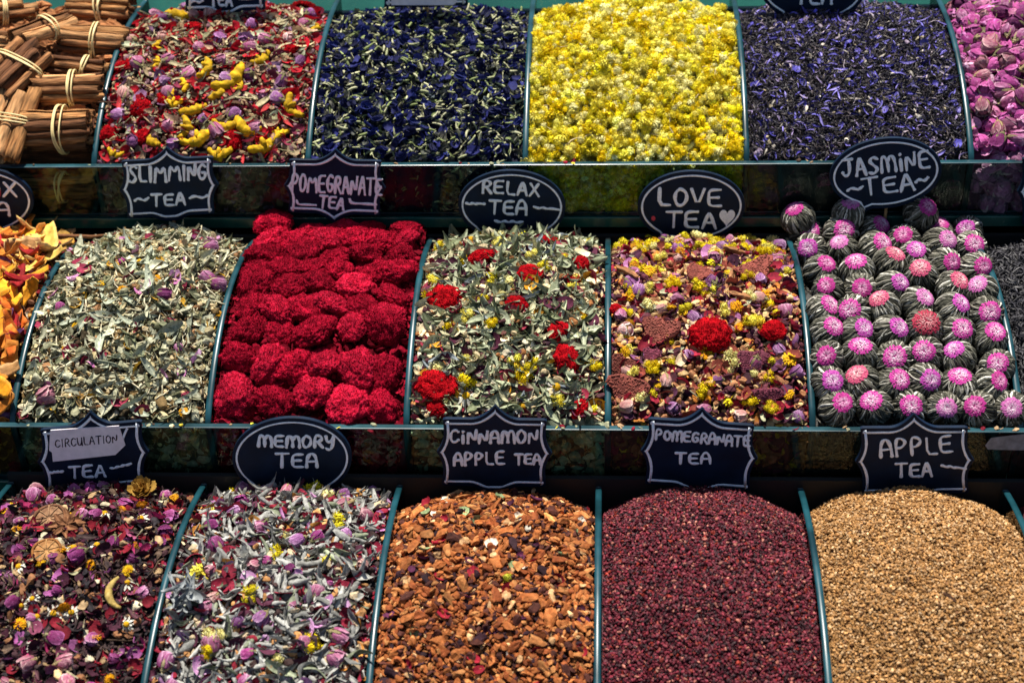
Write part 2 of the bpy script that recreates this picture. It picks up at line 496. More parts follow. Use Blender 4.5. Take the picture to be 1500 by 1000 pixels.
def t_finger():                                             # dried turmeric finger
    n, sd = 20, 10
    s = np.linspace(0, 1, n); k = U(0.1, 0.45)
    path = np.c_[s - 0.5, k * (s - 0.5) ** 2 * 2 + 0.02 * np.sin(s * 11), 0.04 * np.sin(s * 7 + U(0, 6))]
    r = 0.125 * np.clip(np.sin(np.linspace(0.32, 2.85, n)), 0.3, 1) ** 0.6 * (1 + 0.12 * np.sin(s * U(20, 30)) + rng.normal(size=n) * 0.06)
    q = t_tube(path, r, sd)
    q.V += rng.normal(size=q.V.shape) * 0.006
    q.w = np.clip(0.3 + rng.normal(size=len(q.V)) * 0.25, 0, 1)
    if U() < 0.6:
        a = U(-1, 1); f = t_tube([(a * 0.2, 0.0, 0.05), (a * 0.2 + 0.05, 0.12, 0.1), (a * 0.25 + 0.07, 0.2, 0.1)], [0.09, 0.085, 0.05], 8)
        f.w[:] = 0.4; q = join(q, f)
    return q
def fbm(p, sc, seed, o=3):
    return sum(mnoise.noise(Vector((p[0] * sc * 2 ** i + seed, p[1] * sc * 2 ** i - seed, p[2] * sc * 2 ** i + 3 * seed))) / 1.7 ** i for i in range(o))
def t_cockscomb(spikes=5000, sub=5, flat=0.55):             # velvety folded flower head, unit diameter
    V, T = ICO[sub]
    seed = U(0, 50)
    r = np.array([1 + 0.25 * mnoise.noise(Vector(p * 1.7) + Vector((seed, 0, 0))) + 0.15 * (0.5 - abs(mnoise.noise(Vector(p * 2.9) + Vector((0, seed, 0))) * 1.6)) + 0.34 * (0.25 - abs(mnoise.noise(Vector(p * 6) + Vector((0, 0, seed))))) for p in V])
    S = V * r[:, None] * 0.42 * np.array([1.12, 0.92, flat])
    base = Tm(S, T, np.clip(0.2 + rng.normal(size=len(V)) * 0.12, 0, 1))
    f = rng.integers(0, len(T), spikes)
    bc = rng.dirichlet((1, 1, 1), spikes)
    tri = S[T[f]]
    P = (tri * bc[:, :, None]).sum(1)
    N = np.cross(tri[:, 1] - tri[:, 0], tri[:, 2] - tri[:, 0]); N /= np.linalg.norm(N, axis=1)[:, None] + 1e-9
    N = N + rng.normal(size=N.shape) * 0.45
    N /= np.linalg.norm(N, axis=1)[:, None]
    A = np.cross(N, rng.normal(size=N.shape)); A /= np.linalg.norm(A, axis=1)[:, None] + 1e-9
    B = np.cross(N, A)
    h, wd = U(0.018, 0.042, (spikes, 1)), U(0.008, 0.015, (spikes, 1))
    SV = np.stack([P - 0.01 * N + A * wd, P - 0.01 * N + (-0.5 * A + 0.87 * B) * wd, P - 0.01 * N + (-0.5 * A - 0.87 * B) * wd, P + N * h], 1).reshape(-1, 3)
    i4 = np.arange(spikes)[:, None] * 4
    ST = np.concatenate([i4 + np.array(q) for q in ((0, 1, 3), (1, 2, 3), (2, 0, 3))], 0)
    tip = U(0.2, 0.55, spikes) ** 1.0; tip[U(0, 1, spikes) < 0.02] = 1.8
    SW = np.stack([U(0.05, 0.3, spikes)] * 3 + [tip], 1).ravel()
    return join(base, Tm(SV, ST, SW, False))
def t_slice():                                              # flat broken slab with a pebbled face
    n = 20; rad = np.array([1 + 0.22 * math.sin(3 * a + U(0, 1)) + U(-0.14, 0.14) for a in np.linspace(0, 6.28, n, False)])
    ang = np.linspace(0, 2 * math.pi, n, False)
    ax, ay = U(0.9, 1.1), U(0.65, 0.85)
    ring = np.c_[0.5 * ax * rad * np.cos(ang), 0.5 * ay * rad * np.sin(ang)]
    V, bow = [], U(0.1, 0.35)
    for f, z in ((0.05, 0.07), (0.55, 0.07), (0.97, 0.06), (1.0, 0.0), (0.9, -0.06), (0.05, -0.06)):
        for x, y in ring * f: V.append((x, y, z + bow * x * x))
    ts = [Tm(V, grid_tris(6, n, 0, True), np.full(len(V), 0.3))]
    BV, BT = ICO[1]
    for i in range(260):
        a, s = U(0, 6.283), math.sqrt(U(0, 1)) * 0.95
        x, y = np.array([np.interp(a, np.r_[ang, 2 * math.pi], np.r_[ring[:, 0], ring[0, 0]]), np.interp(a, np.r_[ang, 2 * math.pi], np.r_[ring[:, 1], ring[0, 1]])]) * s
        ts.append(Tm(BV * U(0.016, 0.03) + np.array([x, y, 0.072 + bow * x * x]), BT, np.full(len(BV), U(0.3, 1))))
    return join(*ts)
def t_peel():                                               # a thick curved strip of dried peel
    n = 9; V, W = [], []
    k, wd, tw = U(0.1, 1.5), U(0.15, 0.36), U(-1.2, 1.2)
    for i in range(n):
        s = i / (n - 1) - 0.5
        hw = wd * (0.55 + 0.6 * math.cos(s * 2.2)) * U(0.85, 1.15) * 0.5
        a = tw * s
        for yy, zz, ww in ((-1, 0.02, .3), (-0.5, 0.035, 0), (0.5, 0.035, 0), (1, 0.02, .3), (0.5, -0.03, 1), (-0.5, -0.03, 1)):
            y, z = yy * hw * U(0.85, 1.15), zz + 0.35 * abs(yy) * hw + U(-0.015, 0.015)
            V.append((s, y * math.cos(a) - z * math.sin(a), k * s * s + y * math.sin(a) + z * math.cos(a))); W.append(ww)
    T = grid_tris(n, 6, 0, True)
    V += [tuple(np.mean(V[:6], 0)), tuple(np.mean(V[-6:], 0))]; W += [.5, .5]
    for j in range(6):
        T.append((n * 6, (j + 1) % 6, j)); T.append((n * 6 + 1, (n - 1) * 6 + j, (n - 1) * 6 + (j + 1) % 6))
    return Tm(V, T, W)
def t_grain():
    V, T = ICO[1]
    V = V * np.array([1, 0.62, 0.5]) * U(0.8, 1.2, 3)
    V = V + rng.normal(size=V.shape) * 0.13
    return Tm(V * 0.5, T, np.clip(0.4 + rng.normal(size=len(V)) * 0.2, 0, 1), False)

def t_fold():                                              # a dried broad leaf, folded, curled and wavy at the margin
    V, W = [], []
    nu, nv = 12, 7
    k, tw, fo, p1, p2 = U(-2.0, 2.0), U(-2.4, 2.4), U(0.8, 2.3), U(0, 6), U(0, 6)
    wd0 = U(0.18, 0.34)
    for i in range(nu):
        s = i / (nu - 1)
        wd = wd0 * 0.5 * (math.sin(math.pi * min(1, s * 0.93 + 0.05)) ** 0.75) + 0.01
        cx, cz = (s - 0.5) * (1 - 0.12 * abs(k)), k * (s - 0.5) ** 2
        a = tw * (s - 0.5)
        for j in range(nv):
            v = j / (nv - 1) * 2 - 1
            an = abs(v) * fo * (1.0 + 0.35 * math.sin(5 * s + p1))
            yy = math.copysign(math.sin(min(an, 2.2)) / max(fo, 0.3) * wd, v) if v else 0
            zz = (1 - math.cos(an)) / max(fo, 0.3) * wd + 0.03 * abs(v) * math.sin(11 * s + p2 + 2 * v) + U(-0.008, 0.008)
            V.append((cx, yy * math.cos(a) - zz * math.sin(a), cz + yy * math.sin(a) + zz * math.cos(a))); W.append(0.9 if j == 3 else U(0, 0.5))
    return Tm(V, grid_tris(nu, nv), W)
FOLD = [t_fold() for _ in range(16)]
LEAF = [t_leaf(U(0.2, 0.36), 0.7, 0.4) for _ in range(10)]
NLEAF = [t_leaf(U(0.1, 0.16), 0.8, 0.3) for _ in range(8)]
ROLL_ = [t_roll(U(0.07, 0.12)) for _ in range(12)]
CRUM = [t_roll(U(0.15, 0.24), 11, 10, 0.8) for _ in range(10)]
PETAL = [t_petal() for _ in range(10)]
STEM = [t_stem() for _ in range(8)]
TWIG = [t_stem(0.05, 0.25) for _ in range(6)]
CURL = [t_curl(U(0.05, 0.09)) for _ in range(12)]
CHIP = [t_chip(2, (1, U(0.5, 0.9), U(0.35, 0.6))) for _ in range(14)]
LCHIP = [t_chip(2, (1, 0.45, 0.3)) for _ in range(8)]
GRAIN = [t_grain() for _ in range(14)]
BALL = [t_sprig(n) for n in (1, 1, 2, 3, 3, 4, 5)]
BUD = [t_bud() for _ in range(8)]
FUZZ = [t_fuzz() for _ in range(4)]
DAISY = [t_daisy() for _ in range(4)]
PEA = [t_pea() for _ in range(12)]
FINGER = [t_finger() for _ in range(8)]
COMB = [t_cockscomb() for _ in range(7)]
SLICE = [t_slice() for _ in range(5)]
PEEL = [t_peel() for _ in range(10)]
ROOT = [t_chip(3, (1, 0.35, 0.3), 5) for _ in range(4)]

# ------------------------------------------------------------------ heaps
class Bin:
    def __init__(s, t, k, edge=0.005, bulge=0.012, back=0.03, fill=1.0):
        s.t, s.k, s.d = t, k, TIER[t]
        s.xa, s.xb = Xk(t, k) + TH / 2 + 0.0006, Xk(t, k + 1) - TH / 2 - 0.0006
        s.ya, s.yb = s.d['Yf'] + 0.004, s.d['Yf'] + s.d['L'] - 0.017
        s.edge, s.bulge, s.back = edge, bulge, back
    def surf(s, x, y):
        u = np.clip((x - s.xa) / (s.xb - s.xa), 0, 1); tt = np.clip((y - s.ya) / (s.yb - s.ya), 0, 1)
        hump = 1 - np.abs(2 * u - 1) ** 2.2
        g = np.clip(tt / 0.35, 0, 1) ** 0.8
        bk = np.clip((tt - 0.72) / 0.28, 0, 1) ** 1.5
        lump = 0.0022 * np.sin(x * 95 + s.k) * np.sin(y * 80 + 2 * s.k)
        return Zc(s.t, y) - s.edge + s.bulge * hump * g - s.back * bk * (1.15 - 0.6 * hump) + lump * g
    def normal(s, x, y):
        e = 0.004
        dx = (s.surf(x + e, y) - s.surf(x - e, y)) / (2 * e); dy = (s.surf(x, y + e) - s.surf(x, y - e)) / (2 * e)
        n = np.stack([-dx * 0.7, -dy, np.ones_like(dx)], -1)
        return n / np.linalg.norm(n, axis=-1, keepdims=True)
    def samples(s, n, inset=0.004, xlim=None):
        xa, xb = s.xa + inset, s.xb - inset
        if xlim: xa, xb = max(xa, xlim[0]), min(xb, xlim[1])
        W, L = xb - xa, s.yb - s.ya
        nx = max(1, round(math.sqrt(n * W / (L * 1.15)))); ny = max(1, round(n / nx))
        i, j = np.meshgrid(np.arange(nx), np.arange(ny))
        o = rng.permutation(i.size)
        x = xa + W * (i.ravel() + U(0, 1, i.size)) / nx; y = s.ya + inset * 0.5 + (L - inset) * (j.ravel() + U(0, 1, i.size)) / ny
        return x[o], y[o]
    def hit(s, px, py, up=0.0):             # where the ray of a photo pixel meets the heap, raised by up
        d = ray(px, py)
        D = np.linspace(0.9, 2.1, 2400)
        Q = EYE + d * D[:, None]
        ok = (Q[:, 2] < s.surf(Q[:, 0], Q[:, 1]) + up) & (Q[:, 1] > s.ya - 0.01)
        i = int(np.argmax(ok)) if ok.any() else int(np.argmin(np.abs(Q[:, 1] - s.yb)))
        return Q[i]

def frames(N, tilt, yaw=None):
    k = len(N)
    N = N + rng.normal(size=(k, 3)) * tilt
    N /= np.linalg.norm(N, axis=1)[:, None]
    a = U(0, 2 * math.pi, k) if yaw is None else yaw
    ref = np.stack([np.cos(a), np.sin(a), np.zeros(k)], -1)
    X = ref - (ref * N).sum(1)[:, None] * N
    X /= np.linalg.norm(X, axis=1)[:, None]
    return np.stack([X, np.cross(N, X), N], -1)

class Heap:
    def __init__(s): s.V, s.T, s.C, s.S, s.n = [], [], [], [], 0
    def add(s, V, T, C, S):
        s.V.append(V); s.T.append(T + s.n); s.C.append(C); s.S.append(S); s.n += len(V)
    def emit(s, tms, P, M, sc, A, B):
        k = len(P); idx = rng.integers(0, len(tms), k)
        sc = np.asarray(sc, float); sc = sc[:, None] * np.ones(3) if sc.ndim == 1 else sc
        for v, tm in enumerate(tms):
            q = np.where(idx == v)[0]
            if not len(q): continue
            L = tm.V[None] * sc[q][:, None, :]
            W = np.einsum('kij,knj->kni', M[q], L) + P[q][:, None, :]
            C = A[q][:, None, :] * (1 - tm.w[None, :, None]) + B[q][:, None, :] * tm.w[None, :, None]
            nv = len(tm.V)
            T = (tm.T[None] + (np.arange(len(q)) * nv)[:, None, None]).reshape(-1, 3)
            s.add(W.reshape(-1, 3), T, C.reshape(-1, 3), np.tile(tm.s, len(q)))
    def core(s, bn, col, drop=0.006):
        nx, ny = 40, 44
        x = np.linspace(bn.xa, bn.xb, nx); y = np.linspace(bn.ya, bn.yb, ny)
        X, Y = np.meshgrid(x, y)
        Z = bn.surf(X, Y) - drop + rng.normal(size=X.shape) * 0.0012
        zb = bn.d['Zf'] - bn.d['h'] + 0.001
        top = np.stack([X, Y, Z], -1).reshape(-1, 3)
        fr_ = np.stack([x, np.full(nx, bn.ya), np.full(nx, zb)], -1); bk = np.stack([x, np.full(nx, bn.yb), np.full(nx, zb)], -1)
        V = np.concatenate([top, fr_, bk]); T = []
        for j in range(ny - 1):
            for i in range(nx - 1):
                a = j * nx + i; T += [(a, a + 1, a + nx + 1), (a, a + nx + 1, a + nx)]
        f0, b0 = nx * ny, nx * ny + nx
        for i in range(nx - 1):
            T += [(f0 + i, f0 + i + 1, i + 1), (f0 + i, i + 1, i)]
            a = (ny - 1) * nx + i; T += [(b0 + i + 1, b0 + i, a), (b0 + i + 1, a, a + 1)]
        C = np.tile(col, (len(V), 1)) * U(0.8, 1.2, (len(V), 1))
        s.add(V, np.array(T), C, np.full(len(T), True))
    def build(s, name, mat, label, cat='loose tea', group=None):
        me = mesh_of(name, np.concatenate(s.V), np.concatenate(s.T), np.concatenate(s.C), (mat,), np.concatenate(s.S))
        o = link(name, me)
        return tag(o, label, cat, group, 'stuff')

def pick(pal, n, jit=0.22):
    """pal: list of (hexA, hexB or None, weight) -> per piece colours"""
    wt = np.array([p[2] for p in pal], float); wt /= wt.sum()
    i = rng.choice(len(pal), n, p=wt)
    A = np.array([lin(p[0]) for p in pal])[i]; B = np.array([lin(p[1] or p[0]) for p in pal])[i]
    j = np.exp(rng.normal(size=(n, 1)) * jit)
    return np.clip(A * j, 0, 0.92), np.clip(B * j, 0, 0.92)

def scatter(hp, bn, tms, n, size, pal, tilt=0.35, lift=(-0.003, 0.004), aspect=None, xlim=None, inset=0.004, jit=0.22):
    x, y = bn.samples(n, max(inset, 0.30 * size[1]), xlim)
    N = bn.normal(x, y); z = bn.surf(x, y)
    P = np.stack([x, y, z], -1) + N * U(lift[0], lift[1], len(x))[:, None]
    A, B = pick(pal, len(x), jit)
    sc = U(size[0], size[1], len(x))
    if n >= 300 and not xlim:               # pieces pressed along the two dividers
        e = np.arange(0, len(x), 7); ne = len(e)
        xe = np.where(U(0, 1, ne) < 0.5, bn.xa + U(0.001, 0.006, ne), bn.xb - U(0.001, 0.006, ne)); ye = U(bn.ya + 0.002, bn.yb, ne)
        Pe = np.stack([xe, ye, bn.surf(xe, ye) + U(-0.006, 0.001, ne)], -1)
        se = np.minimum(sc[e], 0.010) * U(0.6, 1.0, ne)
        hp.emit(tms, Pe, frames(N[e], 0.5, math.pi / 2 + U(-0.4, 0.4, ne)), se, A[e], B[e])
    hp.emit(tms, P, frames(N, tilt), sc if aspect is None else sc[:, None] * np.asarray(aspect), A, B)

def face(hp, bn, tms, n, size, pal, xlim=None):             # the side of the heap pressed against the front pane
    x = U(bn.xa + 0.003, bn.xb - 0.003, n)
    zb = bn.d['Zf'] - bn.d['h']
    z = U(zb + 0.002, bn.d['Zf'] - 0.004, n)
    P = np.stack([x, bn.ya + U(0.001, 0.004, n), z], -1)
    N = np.tile(np.array([0, -1.0, 0.05]), (n, 1))
    A, B = pick(pal, n)
    M = frames(N, 0.25)
    a = U(0, 6.28, n); c_, s_ = np.cos(a)[:, None], np.sin(a)[:, None]
    X, Yv = M[:, :, 0] * c_ + M[:, :, 1] * s_, -M[:, :, 0] * s_ + M[:, :, 1] * c_
    hp.emit(tms, P, np.stack([X, Yv, M[:, :, 2]], -1), U(size[0], size[1], n) * np.ones(n), A, B)

def variants(name, tms, pal, mat, per=1, jit=0.15):         # shared meshes for countable things
    out_ = []
    for c in pal:
        for tm in tms:
            for _ in range(per):
                j = math.exp(rng.normal() * jit)
                A, B = np.clip(lin(c[0]) * j, 0, .92), np.clip(lin(c[1] or c[0]) * j, 0, .92)
                C3 = lin(c[2]) if len(c) > 2 and isinstance(c[2], str) else None
                wv = tm.w[:, None]
                if C3 is None: C = A * (1 - wv) + B * wv
                else:                       # 0..0.5 petals A->B, 1 = calyx
                    k = np.clip(wv * 2, 0, 1); C = np.where(wv > 0.6, C3, A * (1 - k) + B * k)
                out_.append(mesh_of(name, tm.V, tm.T, C, (mat,), tm.s))
    return out_

def put(name, me, P, M, sc, label, cat, group):
    o = link(name, me)
    mw = Matrix.Identity(4)
    sc = np.ones(3) * sc
    for i in range(3):
        for j in range(3): mw[i][j] = M[i][j] * sc[j]
        mw[i][3] = P[i]
    o.matrix_world = mw
    return tag(o, label, cat, group)

def things(name, meshes, bn, n, size, label, cat, group, tilt=0.5, lift=(0.001, 0.006), xlim=None, inset=0.008, mind=0.0, aspect=None, avoid=()):
    x, y = bn.samples(n, inset, xlim)
    N = bn.normal(x, y)
    M = frames(N, tilt)
    pts = list(avoid)
    for i in range(len(x)):
        P = np.array([x[i], y[i], bn.surf(x[i], y[i])]) + N[i] * U(*lift)
        if mind and any((P[0] - q[0]) ** 2 + (P[1] - q[1]) ** 2 < mind * mind for q in pts): continue
        pts.append(P)
        sc = U(*size)
        put(name, meshes[rng.integers(len(meshes))], P, M[i], sc if aspect is None else sc * np.asarray(aspect), label, cat, group)

def at_px(bn, px, py, up, spin=None, tilt=0.15, toward=0.0):
    P = bn.hit(px, py, up)
    N = bn.normal(np.array([P[0]]), np.array([P[1]])) + np.array([[0, -toward, 0]])
    N /= np.linalg.norm(N)
    M = frames(N, tilt, None if spin is None else np.array([spin]))[0]
    return P, M

def tier_word(t): return {'T': 'top', 'M': 'middle', 'B': 'lowest'}[t]
ORD = ['first', 'second', 'third', 'fourth', 'fifth', 'sixth', 'seventh', 'eighth', 'ninth', 'tenth', 'eleventh']

# colour sets
ROSE_PINK = [('#701650', '#b46a9c', '#857c58'), ('#7e2860', '#cca0b8', '#9a8c66'), ('#560f42', '#94487e', '#736f4c'), ('#863054', '#d8b4b2', '#a08c62')]
ROSE_MIX = [('#70346c', '#c8a2c2', '#8b7f58'), ('#8e3a66', '#d6a6b8', '#8b7f58'), ('#602458', '#b284b0', '#77704c'), ('#a86c6a', '#e0c6b8', '#9a8a60')]
YEL = [('#e8d820', '#d8ac10', None), ('#ebe25a', '#dcc01e', None), ('#e8de78', '#dcc840', None), ('#e2cf10', '#cc9c10', None), ('#e6dc30', '#d8b818', None), ('#eae2a0', '#d8cc70', None)]
YELP = [(a, b_, 1) for a, b_, _ in YEL]
m_bud_pink = variants('rosebud', BUD, ROSE_PINK, M_PETAL_U)
m_bud_mix = variants('rosebud', BUD, ROSE_MIX, M_PETAL_U)
m_ball = variants('yellow_flower', BALL, YEL, M_PETAL_U, 1, 0.12)
m_fuzz = variants('marigold_flower', FUZZ, [('#d69a08', '#a8620a', None), ('#dcb314', '#b0700c', None)], M_PETAL_U)
m_pea = variants('butterfly_pea_flower', PEA, [('#15193f', '#222960', '#a3a67c'), ('#111330', '#1c204c', '#bdbb96'), ('#1a2152', '#2e3880', '#87925c')], M_PETAL_U)
m_finger = variants('turmeric_finger', FINGER, [('#bd920e', '#dcb226', None), ('#cca31a', '#a2780c', None)], M_DRY_U)
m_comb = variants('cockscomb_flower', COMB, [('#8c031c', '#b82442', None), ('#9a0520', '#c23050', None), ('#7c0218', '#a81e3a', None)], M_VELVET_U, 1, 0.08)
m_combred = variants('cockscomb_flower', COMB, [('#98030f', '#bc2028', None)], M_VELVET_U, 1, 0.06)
m_slice = variants('cockscomb_slice', SLICE, [('#662c28', '#945648', None), ('#5c2232', '#864656', None)], M_DRY_U)
m_root = variants('dried_root', ROOT, [('#7a4f30', '#a37550', None)], M_DRY_U)
m_peel = variants('fruit_peel', PEEL, [('#c9841a', '#dcae58', None), ('#d09a2c', '#e0c07a', None), ('#d2aa50', '#e6cc94', None), ('#bb6f24', '#d49a54', None), ('#b4561a', '#cf8440', None), ('#8e1a1e', '#b4463a', None), ('#9c7448', '#c6a478', None)], M_DRY_U)

# ------------------------------------------------------------------ TOP TIER
# slimming-like red mix with turmeric
bn = Bin('T', 0, bulge=0.010)
hp = Heap(); hp.core(bn, lin('#4a3430'))
scatter(hp, bn, CHIP, 1500, (0.004, 0.008), [('#8e7152', '#b59a78', 3), ('#5a4032', None, 2), ('#7c5a5e', '#a88a90', 2), ('#6e6a4a', None, 1)])
scatter(hp, bn, CHIP, 1400, (0.003, 0.007), [('#9a7c5a', '#bfa480', 3), ('#4a3428', None, 3), ('#6e4a50', '#8f6c74', 2)], 0.6, (0.0, 0.005))
scatter(hp, bn, PETAL, 640, (0.008, 0.018), [('#94081a', '#b4202e', 7), ('#5c0e24', '#84344c', 2), ('#7a5074', '#ac88a8', 1.2), ('#94805f', '#b8a484', 1)], 0.6)
scatter(hp, bn, NLEAF + STEM, 420, (0.014, 0.032), [('#a0946f', '#c0b490', 3), ('#7a7656', '#98946f', 2), ('#5a4030', None, 1)], 0.3, (0, 0.006))
scatter(hp, bn, LEAF, 260, (0.012, 0.022), [('#7e8268', '#a4a88c', 1), ('#9a1a26', '#b84440', 1.6), ('#a88c70', None, 1)], 0.5, (0, 0.005))
face(hp, bn, PETAL + CHIP, 500, (0.007, 0.014), [('#8f2a36', None, 1), ('#8e7152', None, 2), ('#7c5a6e', None, 1)])
hp.build('petal_tea', M_PETAL, 'loose red petal, stem and rosebud tea under the turmeric fingers', 'loose tea')
for nm, spots, meshes in (('cockscomb_flower', [(195, 95, 30), (178, 98, 24), (205, 158, 34), (160, 195, 30), (208, 200, 28), (340, 207, 36), (445, 12, 44), (425, 72, 28), (283, 40, 30), (258, 150, 20), (240, 146, 24), (190, 10, 20)], m_combred),):
    for i, (px, py, wpx) in enumerate(spots):
        P, M = at_px(bn, px, py, 0.003)
        put(nm, meshes[i % len(meshes)], P, M, wpx / 1480, 'small crimson cockscomb tuft among turmeric fingers in the red petal tea', 'dried flower', 'crimson tufts in the turmeric petal tea')
FING = [(245, 18, 40, 0.4), (258, 24, 50, -0.1), (228, 70, 26, -1.2), (232, 92, 22, 1.3), (305, 100, 40, 1.45), (342, 118, 60, 0.95), (322, 135, 34, 1.1), (272, 124, 24, 1.8), (385, 88, 32, 0.8), (283, 163, 42, 0.25), (425, 160, 44, -1.0), (276, 188, 34, 1.5), (292, 206, 50, 0.45),
        (333, 186, 44, 0.0), (362, 192, 52, -0.5), (390, 215, 50, 0.7), (410, 196, 26, 0.1), (222, 208, 30, -0.9), (168, 228, 24, -0.3), (322, 229, 36, 0.1), (352, 128, 18, 1), (250, 140, 22, 1.1), (465, 42, 24, 1.2), (255, 152, 26, 0)]
for i, (px, py, ln, sp) in enumerate(FING):
    P, M = at_px(bn, px, py, 0.005, sp + U(-0.1, 0.1), 0.12)
    big = 'long' if ln > 42 else ('mid length' if ln > 28 else 'short stubby')
    put('turmeric_finger', m_finger[i % len(m_finger)], P, M, np.array([1, 1.6 if ln < 40 else 1.25, 1.4]) * ln / 1400, big + ' yellow turmeric finger lying among red petals and rosebuds', 'turmeric', big + ' turmeric fingers in the petal tea')
things('rosebud', m_bud_mix, bn, 50, (0.012, 0.018), 'small mauve rosebud in the red petal tea beside turmeric fingers', 'rosebud', 'mauve rosebuds among the turmeric', 0.6)

# butterfly pea
bn = Bin('T', 1, bulge=0.006)
hp = Heap(); hp.core(bn, lin('#15172e'))
PEAPAL = [('#14163a', '#a3a67c', 3), ('#101130', '#bdbb96', 2), ('#1c2454', '#87925c', 1)]
scatter(hp, bn, PEA, 900, (0.013, 0.021), PEAPAL, 0.5, (-0.004, 0.001))
scatter(hp, bn, PETAL, 350, (0.009, 0.014), [('#1a1c44', '#2c3070', 1)], 0.6, (-0.002, 0.003))
scatter(hp, bn, STEM + NLEAF, 620, (0.009, 0.016), [('#a9a780', '#c4c29c', 1), ('#84905a', None, 1), ('#6a6a48', None, .6)], 0.4, (0, 0.004))
face(hp, bn, PEA, 240, (0.012, 0.02), PEAPAL)
hp.build('blue_flower_tea', M_PETAL, 'bed of loose dark blue pea flowers with pale green calyxes', 'loose tea')
things('butterfly_pea_flower', m_pea, bn, 300, (0.014, 0.022), 'dried dark blue butterfly pea flower with pale curled calyx on the blue heap', 'dried flower', 'butterfly pea flowers', 0.45, (0.001, 0.005))

# yellow everlasting
bn = Bin('T', 2, bulge=0.006)
hp = Heap(); hp.core(bn, lin('#8f7a20'))
scatter(hp, bn, BALL, 1000, (0.0075, 0.0105), YELP, 0.7, (-0.004, 0.003))
scatter(hp, bn, BALL[:2], 700, (0.0065, 0.009), YELP, 0.7, (-0.001, 0.005))
scatter(hp, bn, STEM, 160, (0.012, 0.025), [('#b5a478', '#cdbd96', 1)], 0.4, (0, 0.005), inset=0.010)
face(hp, bn, BALL, 420, (0.008, 0.010), YELP)
hp.build('yellow_flower_tea', M_PETAL, 'bed of loose yellow everlasting flowers behind the front glass', 'loose tea')
things('everlasting_flower', m_ball, bn, 160, (0.008, 0.0112), 'small yellow everlasting flower sprig on the yellow heap', 'dried flower', 'yellow everlasting flowers', 0.6, (0.002, 0.007))

# black tea with violet petals
bn = Bin('T', 3, bulge=0.005)
hp = Heap(); hp.core(bn, lin('#17141a'))
BLK = [('#1c181c', '#3a343a', 4), ('#26201f', '#4a4040', 2), ('#15131a', '#2c2834', 2)]
scatter(hp, bn, CURL, 5200, (0.008, 0.015), BLK, 0.5, (-0.003, 0.004))
scatter(hp, bn, CURL, 2600, (0.007, 0.013), BLK, 0.6, (0.001, 0.006))
scatter(hp, bn, NLEAF, 950, (0.008, 0.016), [('#3a3486', '#6a62b4', 3), ('#4a3c94', '#8d84c4', 2), ('#2a2466', '#443c8c', 2), ('#6a5a80', '#8c7ca0', 1)], 0.6, (0.001, 0.006))
scatter(hp, bn, NLEAF + STEM, 260, (0.007, 0.014), [('#7c7468', '#a49c90', 1), ('#9a8c94', None, 1)], 0.5, (0.001, 0.006))
scatter(hp, bn, PETAL, 200, (0.005, 0.010), [('#2f2a78', '#5a52b0', 3), ('#3d2f8a', '#8178c4', 2), ('#231f58', '#3c3684', 2)], 0.6, (0.0, 0.005))
scatter(hp, bn, CHIP, 230, (0.004, 0.008), [('#b0a494', '#cfc6ba', 1), ('#8d8066', None, 1), ('#7c6c80', None, 1)], 0.6, (0.0, 0.004))
face(hp, bn, CURL, 700, (0.008, 0.014), BLK)
hp.build('violet_black_tea', M_TEA, 'loose black tea flecked with violet cornflower petals', 'loose tea')

# rosebuds at the right edge
bn = Bin('T', 4, bulge=0.010)
xl = (bn.xa, 0.56)
hp = Heap(); hp.core(bn, lin('#5a2c46'))
scatter(hp, bn, PETAL, 500, (0.010, 0.016), [('#9a4a7c', '#c99ab8', 1), ('#8d8560', None, 0.6)], 0.6, (-0.004, 0))
scatter(hp, bn, BUD, 330, (0.015, 0.020), [('#a4407f', '#c77fb2', 2), ('#8e2f70', '#b56aa0', 2), ('#a85a80', '#d2a6bc', 1)], 0.6, (-0.004, 0.002))
scatter(hp, bn, STEM + NLEAF, 170, (0.008, 0.015), [('#a89a78', '#c8bc9c', 2), ('#7c7850', None, 1), ('#6a1a4a', '#a4588e', 1)], 0.5, (0.002, 0.009))
face(hp, bn, BUD, 110, (0.018, 0.022), [('#9c5a86', '#c9a9b0', 1)])
hp.build('rose_petal_tea', M_PETAL, 'loose pink rose petals lying between and under the rosebuds', 'loose tea')
things('rosebud', m_bud_pink, bn, 120, (0.0150, 0.0205), 'pink dried rosebud in the rosebud bin beside violet black tea', 'rosebud', 'rosebuds in the rosebud bin', 0.6, (0.0, 0.009), (bn.xa, 0.545))

